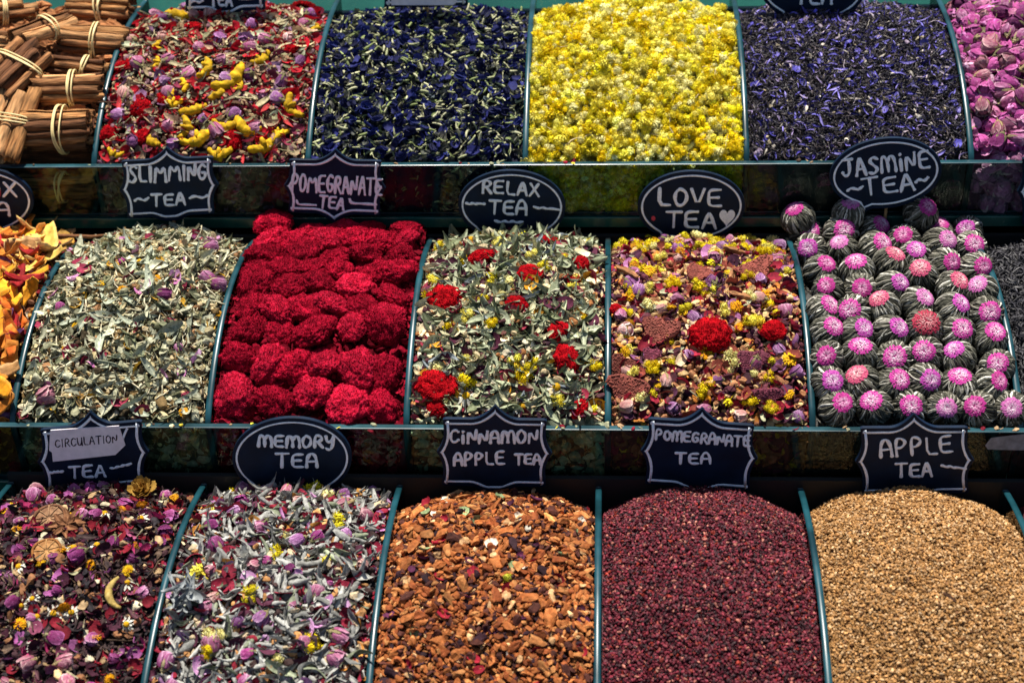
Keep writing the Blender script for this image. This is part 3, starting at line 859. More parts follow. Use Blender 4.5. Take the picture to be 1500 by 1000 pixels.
# cinnamon bundles
bn = Bin('T', -1, bulge=0.004, edge=0.007, back=0.002)
front_y = bn.ya
bn.ya += 0.036                              # the front of this bin is filled by whole bundles
hp = Heap(); hp.core(bn, lin('#4a2a18'), 0.008)
scatter(hp, bn, LCHIP, 500, (0.012, 0.03), [('#7a4a2a', '#9c6a42', 1)], 0.3, (-0.008, -0.002))
hp.build('cinnamon_pieces', M_BARK, 'broken cinnamon bark filling the bin under the bundles', 'spice')
def t_quill(L, r, turns):
    n, ny = 26, 9
    prof = []
    for i in range(n):
        s = i / (n - 1); a = turns * 2 * math.pi * s; rr = r * (0.62 + 0.38 * s)
        prof.append((rr * math.cos(a), rr * math.sin(a)))
    prof = np.array(prof); th = r * 0.14
    nrm = prof / (np.linalg.norm(prof, axis=1)[:, None] + 1e-9)
    rag = np.interp(np.arange(2 * n), np.arange(0, 2 * n + 4, 4), rng.normal(size=n // 2 + 1) * 0.035); rag[n:] = rag[:n][::-1]
    loop = np.concatenate([prof + nrm * th * 0.5, (prof - nrm * th * 0.5)[::-1]])
    V = []
    k, k2, ph = U(-0.05, 0.05), U(-0.05, 0.05), U(0, 6)
    for j in range(ny):
        s = j / (ny - 1) - 0.5
        q = 1 + 0.07 * math.sin(9 * s + ph) + U(-0.06, 0.06)
        for a, b_ in loop: V.append((s * L * (1 + rag[len(V) % len(loop)] * abs(s) * 2), a * q + k * L * s * s * 2 + U(-0.0002, 0.0002), b_ * q + k2 * L * s * s * 2 + U(-0.0002, 0.0002)))
    T = grid_tris(ny, len(loop), 0, True)
    m2 = len(loop)
    for e in (0, (ny - 1) * m2):
        for i in range(n - 1):
            a, b_, c, d = e + i, e + i + 1, e + m2 - 2 - i, e + m2 - 1 - i
            T += [(a, b_, c), (a, c, d)] if e else [(a, c, b_), (a, d, c)]
    return Tm(V, T, np.clip(0.4 + rng.normal(size=len(V)) * 0.2, 0, 1), True)
QPAL = [('#704628', '#9a6e46'), ('#583620', '#7e5836'), ('#84562f', '#ac7f50'), ('#4c2e1c', '#6e482c'), ('#93653c', '#ba9064')]
def bundle(P, M, L, n, rb, label, band=0.0, bands=3):
    root = empty('cinnamon_bundle', P, label, 'cinnamon', 'cinnamon bundles')
    mw = Matrix.Identity(4)
    for i in range(3):
        for j in range(3): mw[i][j] = M[i][j]
        mw[i][3] = P[i]
    root.matrix_world = mw
    # sticks in a flattened pack
    rs = rb * (0.29 if n > 4 else 0.42)
    ring = [(rb * 0.70 * math.cos(a), rb * 0.70 * math.sin(a) * 0.85) for a in np.linspace(0, 2 * math.pi, n, False) + U(0, 1)]
    pos = ring + [(rb * 0.22 * math.cos(a), rb * 0.22 * math.sin(a)) for a in (0.5, 2.6, 4.7)] if n > 4 else [((i - (n - 1) / 2) * rs * 1.85, U(-0.2, 0.2) * rs) for i in range(n)]
    for i, (a, b_) in enumerate(pos):
        r = rs * U(0.55, 1.22) * (1.0 if n > 4 else 1.05)
        q = t_quill(L * U(0.80, 1.08), r, U(1.05, 1.35))
        q = xf(q, rot('Z', U(-0.035, 0.035)) @ rot('Y', U(-0.03, 0.03)) @ rot('X', U(0, 6.28)), (U(-0.004, 0.004), a, b_))
        c = QPAL[rng.integers(len(QPAL))]; j = math.exp(rng.normal() * 0.12)
        C = lin(c[0]) * j * (1 - q.w[:, None]) + lin(c[1]) * j * q.w[:, None]
        link('cinnamon_stick', mesh_of('cinnamon_stick', q.V, q.T, C, (M_BARK,), True), root)
    ts = []
    wy = (rb * 1.06 if n > 4 else n * rs * 0.98 + 0.001); wz = (rb * 0.93 if n > 4 else rs * 1.18 + 0.001)
    for i in range(bands):
        th = np.linspace(0, 2 * math.pi, 41)
        sk = U(-0.004, 0.004); x0 = band + (i - 1) * 0.0022
        pts = np.c_[x0 + sk * np.sin(th), (wy + U(0, 0.0006)) * np.sign(np.cos(th)) * abs(np.cos(th)) ** 0.8, (wz + U(0, 0.0006)) * np.sign(np.sin(th)) * abs(np.sin(th)) ** 0.8]
        ts.append(t_tube(pts, 0.0009, 6))
    q = join(*ts)
    link('rubber_band', mesh_of('rubber_band', q.V, q.T, None, (M_RUBBER,), True), root)
HB = [(84, 190, 0.076, 11, 0.0225, 0.02, 'cinnamon bundle lying crosswise nearest the front glass, against the divider', 0.006),
      (99, 131, 0.073, 9, 0.0180, 0.06, 'crosswise cinnamon bundle second from the front along the divider', 0.006),
      (117, 98, 0.064, 6, 0.0115, -0.12, 'thin cinnamon bundle wedged between two thicker crosswise bundles', 0.006),
      (134, 60, 0.072, 9, 0.0190, 0.04, 'dark crosswise cinnamon bundle near the curved divider', 0.004),
      (148, 14, 0.074, 9, 0.0185, -0.04, 'crosswise cinnamon bundle at the back with long pale sticks', 0.002),
      (-25, 62, 0.070, 6, 0.015, 0.03, 'cinnamon bundle cut off by the photo edge beside the leaning bundle', 0.0),
      (5, 18, 0.062, 6, 0.015, 0.5, 'shaded cinnamon bundle at the back corner by the photo edge', 0.0)]
for px, py, L, n, rb, sp, lab, bd in HB:
    P, M = at_px(bn, px, py, 0.006, sp, 0.02)
    bundle(P, M, L, n, rb, lab, bd)
VB = [(13, 182, 0.088, 3, 0.019, 1.42, 'cinnamon bundle of reddish sticks pointing at the viewer near the front'),
      (24, 98, 0.070, 4, 0.0175, 1.12, 'four light cinnamon sticks banded together, ends pointing at the viewer'),
      (66, 42, 0.066, 2, 0.021, 0.85, 'pair of fat cinnamon sticks banded together leaning on other bundles')]
for px, py, L, n, rb, sp, lab in VB:
    P, M = at_px(bn, px, py, 0.021, sp, 0.02)
    bundle(P, M, L, n, rb, lab, 0.004)
P = on_plane(92, 274, front_y + 0.0165)
bundle(P, np.eye(3), 0.088, 7, 0.0155, 'cinnamon bundle behind the front glass under the other bundles', 0.0)

# ------------------------------------------------------------------ MIDDLE TIER
# orange peel mix at the left edge
bn = Bin('M', -1, bulge=0.010, back=0.0)
hp = Heap(); hp.core(bn, lin('#6a3a20'))
scatter(hp, bn, CHIP, 600, (0.006, 0.012), [('#a56a2c', '#caa05a', 2), ('#7a1a20', None, 1), ('#5a3a28', None, 1)])
scatter(hp, bn, LEAF + PETAL, 320, (0.014, 0.026), [('#c08a2a', '#dab66a', 2), ('#8a1a22', '#b84a48', 1), ('#7a4a80', '#b08ab8', 1), ('#cabba0', None, 1)], 0.5)
face(hp, bn, CHIP + PETAL, 300, (0.009, 0.016), [('#a56a2c', None, 2), ('#7a1a20', None, 1)])
hp.build('fruit_tea', M_DRY, 'loose fruit tea crumbs under the orange peel strips', 'loose tea')
things('fruit_peel', m_peel, bn, 120, (0.024, 0.048), 'curled strip of dried orange or red fruit peel in the fruit tea', 'fruit peel', 'peel strips in the fruit tea', 0.35, (0.001, 0.008), (-0.63, bn.xb))
P, M = at_px(bn, 105, 347, 0.014, 0.1, 0.02)
q = t_tube([(-0.035, 0, 0), (-0.01, 0.001, 0.001), (0.02, 0.0, 0), (0.036, -0.001, 0.002)], [0.0016, 0.002, 0.0018, 0.0012], 6)
tag(link('dried_stick', None) if False else put('dried_stick', mesh_of('dried_stick', q.V, q.T, np.tile(lin('#7a5236'), (len(q.V), 1)), (M_DRY,)), P, M, 1.0, 'x', 'stick', None), 'thin brown stick lying across the glass divider end by the fruit tea', 'stick')

# herb mix
bn = Bin('M', 0, bulge=0.020, back=0.014)
hp = Heap(); hp.core(bn, lin('#4e4a38'))
HERB = [('#77755a', '#a09e80', 4), ('#908e74', '#bab89c', 2.5), ('#54543a', '#7a7a5c', 3), ('#a8986c', '#c8ba92', 3), ('#64502f', '#8a7048', 2.5)]
scatter(hp, bn, NLEAF + LEAF, 2600, (0.008, 0.019), HERB, 0.42, (-0.003, 0.004))
scatter(hp, bn, LEAF + FOLD, 270, (0.018, 0.032), [('#8a907c', '#b5baa4', 2), ('#a7a68a', '#cbc9ae', 2), ('#6d7055', None, 1)], 0.35, (0.001, 0.006))
scatter(hp, bn, STEM, 900, (0.010, 0.026), [('#b8ae90', '#d6cdb0', 3), ('#6e5c40', None, 1), ('#c6bd9c', None, 2)], 0.3, (-0.001, 0.005))
scatter(hp, bn, NLEAF + CHIP, 900, (0.005, 0.011), HERB + [('#3e3424', None, 3)], 0.5, (0.001, 0.006))
scatter(hp, bn, CHIP, 620, (0.004, 0.009), [('#b59b70', '#d6c29c', 3), ('#8a5f3a', '#a9805a', 2), ('#5a4434', None, 1), ('#cbbfa0', None, 1)], 0.5, (-0.001, 0.004))
scatter(hp, bn, PETAL, 70, (0.009, 0.016), [('#7a1230', '#a34058', 2), ('#a4508a', '#d6a6c6', 1), ('#b58a2a', None, 1)], 0.6, (0.001, 0.005))
face(hp, bn, LEAF + CHIP, 600, (0.009, 0.016), HERB)
hp.build('herb_tea', M_DRY, 'loose grey green leaf and twig herb tea under the slimming sign', 'loose tea')
for px, py, s in ((205, 385, 15), (180, 425, 17), (108, 480, 19), (95, 512, 12), (118, 580, 12), (240, 330, 13), (320, 460, 15), (148, 418, 16), (230, 408, 14), (270, 603, 18)):
    P, M = at_px(bn, px, py, 0.004); put('marigold_flower', m_fuzz[rng.integers(len(m_fuzz))], P, M, s / 1500, 'small yellow daisy head without petals in the herb tea', 'dried flower', 'yellow heads in the herb tea')
for px, py, s, sp in ((308, 362, 24, 0.5), (305, 408, 24, 2.6), (318, 416, 26, 0.2), (68, 580, 30, 0.4), (180, 384, 14, 2), (88, 450, 15, 1), (262, 510, 14, 2), (283, 350, 14, 1), (240, 432, 22, 0)):
    P, M = at_px(bn, px, py, 0.005, sp, 0.3); put('rosebud', m_bud_pink[rng.integers(len(m_bud_pink))], P, M, s / 1450, 'small pink rosebud lying in the grey green herb tea', 'rosebud', 'rosebuds in the herb tea')

# cockscomb heads
bn = Bin('M', 1, bulge=0.006, edge=0.010, back=-0.022)
hp = Heap(); hp.core(bn, lin('#5a0414'), 0.004)
scatter(hp, bn, CHIP + PETAL, 1500, (0.006, 0.013), [('#6a0418', '#8c1428', 1), ('#4a0410', '#6a0c1c', 1)], 0.7, (-0.004, 0.003))
face(hp, bn, CHIP, 400, (0.010, 0.018), [('#7a0a1e', '#9c2438', 1), ('#4a0612', None, 1)])
hp.build('cockscomb_crumbs', M_VELVET, 'crimson crumbs and petals between the packed cockscomb heads', 'loose flowers')
rows = 9
L = bn.yb - bn.ya
for j in range(rows):
    y = bn.ya + 0.016 + (L - 0.026) * (j / (rows - 1)) ** 0.96
    n = 5 if j % 2 == 0 else 6
    for i in range(n):
        off = 0.0
        x = bn.xa + 0.004 + (bn.xb - bn.xa - 0.008) * np.clip((i + 0.5 + off * 0.8) / n + U(-0.025, 0.025), 0.085, 0.915)
        yy = np.clip(y + U(-0.0075, 0.0075), bn.ya + 0.014, bn.yb - 0.006)
        N = bn.normal(np.array([x]), np.array([yy]))
        M = frames(N, 0.22, np.array([U(-3.1, 3.1)]))[0]
        P = np.array([x, yy, bn.surf(x, yy) + 0.004 + U(-0.002, 0.004)])
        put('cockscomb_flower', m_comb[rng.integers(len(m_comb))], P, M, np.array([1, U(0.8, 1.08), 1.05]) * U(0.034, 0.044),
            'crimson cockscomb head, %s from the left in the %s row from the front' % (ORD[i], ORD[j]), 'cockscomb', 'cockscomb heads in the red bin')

# relax mix
bn = Bin('M', 2, bulge=0.012, back=0.012)
hp = Heap(); hp.core(bn, lin('#3c3a2c'))
SAGE = [('#767c62', '#a4a98c', 4), ('#8f9478', '#bcc0a4', 3), ('#5a6044', '#82886a', 3), ('#a09a78', '#c4be9a', 1.2), ('#666e74', '#90979a', 0.5)]
scatter(hp, bn, CHIP, 1300, (0.005, 0.010), [('#b79c74', '#d8c6a0', 3), ('#9a6236', '#c08a54', 1.5), ('#5c3a34', None, 1.5), ('#cfc3a6', None, 2), ('#3f2630', None, 1.2)], 0.5)
scatter(hp, bn, PETAL, 420, (0.010, 0.018), [('#3a1626', '#5e2a40', 2), ('#6a1428', '#963a4a', 1.5), ('#cbb48a', '#e2d4b4', 1.2), ('#b8801e', None, 0.5)], 0.6, (-0.002, 0.005))
scatter(hp, bn, LEAF, 420, (0.014, 0.030), SAGE, 0.5, (-0.001, 0.006))
scatter(hp, bn, FOLD, 430, (0.020, 0.040), SAGE, 0.45, (0.0, 0.006))
scatter(hp, bn, CHIP + NLEAF, 560, (0.005, 0.010), [('#c0a67c', '#dcc8a0', 3), ('#8a5a34', None, 2), ('#4a2c30', None, 2), ('#7a785a', None, 2)], 0.6, (0.001, 0.006))
scatter(hp, bn, ROLL_, 90, (0.016, 0.028), SAGE, 0.4, (0.0, 0.006))
scatter(hp, bn, STEM, 260, (0.012, 0.030), [('#a3a188', '#c2c0a8', 2), ('#5e4c38', None, 1)], 0.35, (0, 0.006))
face(hp, bn, LEAF + CHIP, 450, (0.010, 0.020), SAGE + [('#b79c74', None, 2), ('#8a2a30', None, 1)])
hp.build('relax_tea', M_DRY, 'loose curled sage leaf and fruit tea around the scarlet flower heads', 'loose tea')
RC = [(706, 377, 48, 0.5, 'rough scarlet cockscomb head at the back, just under the relax sign'), (778, 402, 42, 0, 'round scarlet cockscomb head in the back half of the sage tea'), (801, 353, 36, 0.1, 'half buried scarlet cockscomb head touching the relax sign edge'), (850, 386, 34, 1.3, 'dark red cockscomb head near the divider of the yellow tea'),
      (651, 439, 56, 0.1, 'wide flat scarlet cockscomb head beside the red bin, back half'), (755, 445, 36, 0.2, 'ring shaped red cockscomb head in the middle of the sage tea'), (819, 486, 36, 1.4, 'upright oval scarlet cockscomb head right of the middle'), (831, 525, 46, 0, 'scarlet cockscomb head below the upright oval one'),
      (641, 566, 62, -0.1, 'biggest scarlet cockscomb head of the sage tea, front left'), (640, 597, 34, 0, 'small red cockscomb tuft just in front of the biggest head'), (848, 598, 32, 1, 'red cockscomb tuft at the front beside the divider'), (838, 410, 28, 0.3, 'dull dark red flower tuft behind the upright oval head')]
for i, (px, py, wpx, sp, lab) in enumerate(RC):
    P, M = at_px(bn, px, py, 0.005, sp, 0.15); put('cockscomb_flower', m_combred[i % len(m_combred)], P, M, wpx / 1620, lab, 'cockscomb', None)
things('everlasting_flower', m_ball, bn, 40, (0.007, 0.010), 'pale yellow everlasting flower sprig in the sage leaf tea', 'dried flower', 'yellow sprigs in the sage tea', 0.6, (0.002, 0.007))
m_daisy = variants('chamomile_flower', DAISY, [('#d8d4c4', '#cc9a12', None)], M_PETAL_U)
for px, py in ((757, 535), (815, 567), (683, 580), (720, 605), (690, 352), (765, 595)):
    P, M = at_px(bn, px, py, 0.006); put('chamomile_flower', m_daisy[rng.integers(4)], P, M, 0.019, 'white chamomile flower with yellow centre in the sage leaf tea', 'dried flower', 'chamomile flowers in the sage tea')

# love mix
bn = Bin('M', 3, bulge=0.006, back=0.014)
hp = Heap(); hp.core(bn, lin('#4a2c2a'))
scatter(hp, bn, CHIP, 2000, (0.005, 0.011), [('#8a5a3c', '#b08058', 3), ('#b8925e', '#d8bb8a', 2.2), ('#5a2c34', '#7c4450', 2), ('#3c2028', None, 1.5), ('#b06a2a', '#c98a44', 1)], 0.5)
scatter(hp, bn, CHIP, 900, (0.004, 0.009), [('#8a5a3c', '#b08058', 2), ('#b8925e', '#d8bb8a', 2.2), ('#4a242c', None, 3)], 0.6, (0.001, 0.006))
scatter(hp, bn, PETAL, 520, (0.007, 0.016), [('#740c22', '#982a3c', 4), ('#6a2a22', '#8c4638', 2), ('#3a1a2c', '#583048', 2.5), ('#8a4a7c', '#b884ac', 1), ('#c8b090', None, 0.8)], 0.6, (-0.001, 0.006))
scatter(hp, bn, STEM + LEAF, 120, (0.010, 0.020), [('#9a9a7c', None, 1), ('#7a5a3c', None, 1)], 0.4, (0, 0.005))
face(hp, bn, CHIP + PETAL, 500, (0.009, 0.015), [('#8a5a3c', None, 2), ('#b08a2a', None, 1), ('#6a2434', None, 1)])
hp.build('love_tea', M_DRY, 'loose brown fruit chips and petals under the love sign', 'loose tea')
LS = [(1023, 400, 36, 'pinkish brown cockscomb slice in the back half, small and triangular'), (1106, 398, 52, 'ragged reddish brown slab near the back beside the jasmine divider'), (965, 484, 60, 'broad brown pebbled slab left of the scarlet flower head'), (911, 534, 40, 'dark plum cockscomb slice by the left divider'), (921, 572, 58, 'big pinkish pebbled slab at the front left of the love tea'), (1101, 529, 42, 'square brown pebbled slab in front of the scarlet head'), (1122, 581, 38, 'mauve pebbled slice at the front right of the love tea'), (935, 350, 38, 'salmon coloured slab just under the love sign tail'), (953, 519, 28, 'small brown slab behind the big pinkish one'), (1045, 380, 26, 'small dusty rose slice near the middle back')]
for i, (px, py, wpx, lab) in enumerate(LS):
    P, M = at_px(bn, px, py, 0.007, U(-0.6, 0.6), 0.22, 0.35); put('cockscomb_slice', m_slice[i % len(m_slice)], P, M, wpx / 1560, lab, 'dried flower', None)
for px, py, wpx, lab in ((1040, 490, 62, 'big round scarlet cockscomb head in the middle of the love tea'), (1133, 484, 38, 'ragged crimson cockscomb head near the jasmine divider'), (903, 453, 22, 'tiny scarlet tuft by the left divider of the love tea')):
    P, M = at_px(bn, px, py, 0.009, 0.1, 0.1); put('cockscomb_flower', m_combred[int(px) % len(m_combred)], P, M, wpx / 1620, lab, 'cockscomb', None)
for px, py, wpx, sp, lab in ((915, 398, 44, -0.7, 'gnarled brown root lying near the back left of the love tea'), (1072, 408, 44, 1.3, 'upright gnarled brown root in the back half of the love tea'), (1082, 430, 36, -0.3, 'knobbly brown root piece in front of the upright root'), (1075, 368, 40, 0.2, 'small brown root piece below the heart of the sign')):
    P, M = at_px(bn, px, py, 0.007, sp, 0.2); put('dried_root', m_root[int(px) % 4], P, M, np.array([1, 0.8, 0.8]) * wpx / 1450, lab, 'dried root', None)
things('everlasting_flower', m_ball, bn, 72, (0.007, 0.0095), 'yellow everlasting flower sprig in the brown love tea', 'dried flower', 'yellow sprigs in the love tea', 0.6, (0.003, 0.008))
for k in range(14):
    px, py = U(905, 1165), U(350, 350 + 14 * 1)
    P, M = at_px(bn, px, py, 0.006); put('everlasting_flower', m_ball[rng.integers(len(m_ball))], P, M, U(0.008, 0.010), 'yellow everlasting flower sprig heaped at the back under the love sign', 'dried flower', 'yellow sprigs behind the love tea')
things('marigold_flower', m_fuzz, bn, 34, (0.011, 0.016), 'deep yellow ragged marigold head in the love tea', 'dried flower', 'marigold heads in the love tea', 0.5, (0.003, 0.007))
things('rosebud', m_bud_mix, bn, 48, (0.011, 0.016), 'mauve or cream rosebud in the brown love tea', 'rosebud', 'rosebuds in the love tea', 0.6, (0.002, 0.008))

# jasmine balls
bn = Bin('M', 4, bulge=0.002, edge=0.015, back=0.0)
hp = Heap(); hp.core(bn, lin('#1e1c18'), 0.002)
scatter(hp, bn, CURL + NLEAF, 900, (0.008, 0.016), [('#2c2a24', '#4a463c', 2), ('#5a5648', None, 0.5)], 0.5, (-0.002, 0.002))
face(hp, bn, CURL, 300, (0.010, 0.016), [('#2c2a24', '#4a463c', 1)])
hp.build('tea_crumbs', M_TEA, 'dark tea crumbs under the rows of jasmine tea balls', 'loose tea')
def ball_mesh():
    Vb, Tb = ICO[3]
    ts, cs = [Tm(Vb * 0.93, Tb)], [np.tile(lin('#25241c'), (len(Vb), 1))]
    for lay, n, r0 in ((0, 46, 0.965), (1, 52, 1.0)):
        for i in range(n):
            f0 = 2 * math.pi * (i + U(-0.9, 0.9)) / n; sw = U(-0.6, 0.8); wig = U(0, 6)
            th0, th1 = U(0.3, 0.5), U(2.3, 2.95)
            V = []; m_ = 13
            rr = r0 + U(-0.025, 0.025)
            wd = U(0.025, 0.085)
            for s in np.linspace(0, 1, m_):
                th = th0 + (th1 - th0) * s; ph = f0 + sw * s + 0.16 * math.sin(5 * s + wig)
                hw = wd * (0.35 + 0.65 * math.sin(math.pi * (0.1 + 0.8 * s)))
                for v, up in ((-1, -0.02), (-0.35, 0.02), (0.35, 0.02), (1, -0.02)):
                    pp = ph + v * hw / max(0.25, math.sin(th)); r_ = rr + up
                    V.append((r_ * math.sin(th) * math.cos(pp), r_ * math.sin(th) * math.sin(pp), r_ * math.cos(th)))
            c = lin(['#3e3d34', '#5e5c50', '#9a968a', '#cdc9bc', '#4c4a42', '#7c786c'][rng.choice(6, p=[.27, .25, .14, .09, .13, .12])]) * math.exp(rng.normal() * 0.2)
            ts.append(Tm(V, grid_tris(m_, 4))); cs.append(np.tile(c, (len(V), 1)))
    q = join(*ts)
    return mesh_of('leaf_ball', q.V, q.T, np.concatenate(cs), (M_DRY_U,), True)
def cap_mesh(c_in, c_out, size=0.62):
    ts, cs = [], []
    Vb, Tb = ICO[2]
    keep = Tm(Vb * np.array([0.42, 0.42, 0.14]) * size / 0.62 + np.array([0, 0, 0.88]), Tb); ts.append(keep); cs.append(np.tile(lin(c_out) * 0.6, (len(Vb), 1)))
    n = 190
    for i in range(n):
        s = math.sqrt((i + 0.5) / n); a = i * 2.39996 + U(-0.15, 0.15)
        th = size * s; ln = 0.14 * (0.8 + 0.2 * s) * U(0.7, 1.2); lift = 0.5 - 0.48 * s
        d = np.array([math.sin(th) * math.cos(a), math.sin(th) * math.sin(a), math.cos(th)])
        tg = np.array([math.cos(th) * math.cos(a), math.cos(th) * math.sin(a), -math.sin(th)])
        sd = np.array([-math.sin(a), math.cos(a), 0])
        b0 = d * 1.03; dr = tg * (1 - 0.4 * lift) + d * lift * 0.8; dr /= np.linalg.norm(dr)
        wd = 0.052 * U(0.6, 1.3)
        V = [b0 - sd * wd * 0.5, b0 + sd * wd * 0.5, b0 + dr * ln * 0.6 - sd * wd, b0 + dr * ln * 0.6 + sd * wd + d * 0.01, b0 + dr * ln]
        ts.append(Tm(V, [(0, 1, 3), (0, 3, 2), (2, 3, 4)])); 
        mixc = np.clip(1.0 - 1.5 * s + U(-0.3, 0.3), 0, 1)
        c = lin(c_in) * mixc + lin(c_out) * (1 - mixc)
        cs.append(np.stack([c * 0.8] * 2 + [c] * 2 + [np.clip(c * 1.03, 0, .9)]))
    q = join(*ts)
    return mesh_of('flower_cap', q.V, q.T, np.concatenate(cs), (M_PETAL,), False)
balls = [ball_mesh() for _ in range(12)]
CAPC = [('#eed4e0', '#c8409a', 'magenta', 0.54), ('#e4b0cc', '#b83488', 'deep magenta', 0.46), ('#f0c4c4', '#cc5478', 'rose red', 0.52), ('#ead0de', '#cc6cae', 'pale pink', 0.48), ('#d8a0a0', '#b43850', 'dull red', 0.64), ('#f0dce6', '#c048a8', 'purple pink', 0.50)]
caps = [cap_mesh(a, b_, s) for a, b_, _, s in CAPC]
JR = [[(177, 180), (365, 165), (567, 195), (637, 160)], [(207, 240), (337, 230), (460, 225), (572, 262), (697, 235), (810, 230)], [(223, 298), (343, 300), (465, 295), (615, 325), (705, 280), (826, 290)],
      [(262, 380), (398, 380), (520, 350), (640, 400), (725, 355), (843, 370)], [(290, 450), (412, 450), (527, 440), (755, 440), (865, 455)], [(270, 530), (382, 535), (497, 520), (625, 500), (755, 525), (880, 540)],
      [(285, 610), (400, 610), (523, 610), (650, 590), (778, 610), (900, 635)], [(285, 705), (408, 695), (537, 710), (655, 690), (778, 705), (925, 735)], [(293, 800), (413, 795), (535, 800), (650, 790), (780, 805), (900, 805)],
      [(325, 890), (463, 890), (597, 890), (722, 895), (850, 895), (975, 895)]]
for rj, row in enumerate(JR):
    for ci, (qx, qy) in enumerate(row):
        px, py = 1100 + qx / 2.565, 250 + qy / 2.565
        d_ = ray(px, py)
        rad = 0.0166 * U(0.95, 1.06)
        sq = (U(0.94, 1.06), U(0.94, 1.06), U(0.86, 1.06))
        P = bn.hit(px, py, 0.011 + 0.024 * min(1, max(0, (362 - py) / 55)))
        pole = np.array([U(-0.5, 0.5), -0.5 + U(-0.5, 0.4), 0.85]); pole /= np.linalg.norm(pole)
        M = frames(pole[None], 0.0)[0]
        c = rng.choice(len(CAPC), p=[.28, .22, .14, .12, .06, .18])
        row_name = 'front' if rj == 9 else ('back' if rj == 0 else ORD[9 - rj] + ' from front')
        root = empty('jasmine_tea_ball', P, 'grey leaf ball with %s flower, %s in %s row' % (CAPC[c][2], ORD[ci], row_name), 'tea ball', 'jasmine tea balls')
        mw = Matrix.Identity(4)
        for i in range(3):
            for j in range(3): mw[i][j] = M[i][j] * rad * sq[j]
            mw[i][3] = P[i]
        root.matrix_world = mw
        link('leaf_ball', balls[rng.integers(len(balls))], root)
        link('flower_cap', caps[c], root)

# plain black tea at the right edge
bn = Bin('M', 5, bulge=0.012)
hp = Heap(); hp.core(bn, lin('#151417'))
scatter(hp, bn, CURL, 3800, (0.010, 0.019), [('#1e1c20', '#48464a', 3), ('#2a2828', '#5a5858', 1)], 0.5, (-0.003, 0.004))
face(hp, bn, CURL, 300, (0.010, 0.016), BLK)
hp.build('black_tea', M_TEA, 'plain black twisted tea leaves beside the jasmine tea balls', 'loose tea')

# ------------------------------------------------------------------ LOWEST TIER
# circulation mix
bn = Bin('B', 0, bulge=0.007, back=0.016)
hp = Heap(); hp.core(bn, lin('#241a1a'))
DK = [('#2a2020', '#4a3a38', 4), ('#3a2428', '#5a3a40', 2.5), ('#1e1a1c', '#383236', 3), ('#4a3a30', '#6e5a4a', 1.5)]
scatter(hp, bn, CHIP + CRUM, 2300, (0.004, 0.011), DK, 0.6, (-0.004, 0.004))
scatter(hp, bn, FOLD, 300, (0.010, 0.020), DK, 0.6, (0, 0.006))
scatter(hp, bn, LEAF + NLEAF, 700, (0.010, 0.022), DK + [('#6e6a50', '#8d8a6c', 1)], 0.5, (-0.002, 0.005))
scatter(hp, bn, PETAL, 620, (0.007, 0.015), [('#5c0a18', '#84202e', 4), ('#2a1018', '#442030', 3), ('#7a3068', '#a8689a', 0.7), ('#5c203a', '#8a4860', 1), ('#8a1848', '#b44070', .5)], 0.7, (-0.001, 0.006))
scatter(hp, bn, CHIP, 260, (0.006, 0.012), [('#a08058', '#c4a880', 2), ('#7c5438', None, 1.5), ('#c2b698', None, 1)], 0.6, (0, 0.005))
scatter(hp, bn, STEM, 160, (0.014, 0.03), [('#8d8468', None, 1), ('#4a382c', None, 2)], 0.35, (0, 0.006))
hp.build('circulation_tea', M_DRY, 'loose dark hibiscus and leaf tea in front of the circulation sign', 'loose tea')
things('rosebud', m_bud_pink, bn, 36, (0.010, 0.017), 'pink purple rosebud in the dark hibiscus tea', 'rosebud', 'rosebuds in the hibiscus tea', 0.6, (0.002, 0.008), (-0.545, bn.xb))
things('marigold_flower', m_fuzz, bn, 26, (0.009, 0.014), 'bright yellow marigold head in the dark hibiscus tea', 'dried flower', 'marigold heads in the hibiscus tea', 0.5, (0.003, 0.007), (-0.545, bn.xb))
for k in range(16):
    P, M = at_px(bn, U(10, 220), U(735, 960), 0.005); put('chamomile_flower', m_daisy[rng.integers(4)], P, M, U(0.011, 0.015), 'cream chamomile flower in the dark hibiscus tea', 'dried flower', 'chamomile flowers in the hibiscus tea')
# slices of dried lime, star anise, a crescent pod, an opened dry rose
def citrus():
    ts = []
    n = 40; th = np.linspace(0, 2 * math.pi, n + 1)
    ts.append(t_tube(np.c_[0.46 * np.cos(th), 0.46 * np.sin(th) * 0.92, 0.03 * np.sin(3 * th)], 0.045, 8))
    for i in range(9):
        a = i * 0.698 + 0.2; ts.append(t_tube([(0.06 * math.cos(a), 0.06 * math.sin(a), 0.02), (0.25 * math.cos(a), 0.25 * math.sin(a), 0.03), (0.45 * math.cos(a), 0.42 * math.sin(a), 0.0)], [0.02, 0.014, 0.025], 5, 0.8))
    V, T = ICO[3]; ts.append(Tm(V * np.array([0.44, 0.41, 0.018]) + np.array([0, 0, -0.01]), T, np.clip(0.3 + rng.normal(size=len(V)) * 0.2, 0, 1)))
    return join(*ts)
def anise():
    ts = []
    for i in range(8):
        a = i * math.pi / 4
        ts.append(xf(t_leaf(0.34, 0.3, 1.0, 7), rot('Z', a) @ rot('Y', -0.25), (0.27 * math.cos(a), 0.27 * math.sin(a), 0.03), 0.52))
        ts.append(xf(t_leaf(0.34, 0.3, -0.7, 7), rot('Z', a) @ rot('Y', 0.05), (0.27 * math.cos(a), 0.27 * math.sin(a), -0.03), 0.52))
    return join(*ts)
def flower_open():
    ts = []
    for i in range(22):
        a = i * 2.4; s = i / 21
        ts.append(xf(t_petal(5), rot('Z', a) @ rot('Y', -1.25 + 0.9 * s), (0.30 * s * math.cos(a), 0.30 * s * math.sin(a), 0.08 - 0.1 * s), 0.42))
    return join(*ts)
cit, ani, opn = citrus(), anise(), flower_open()
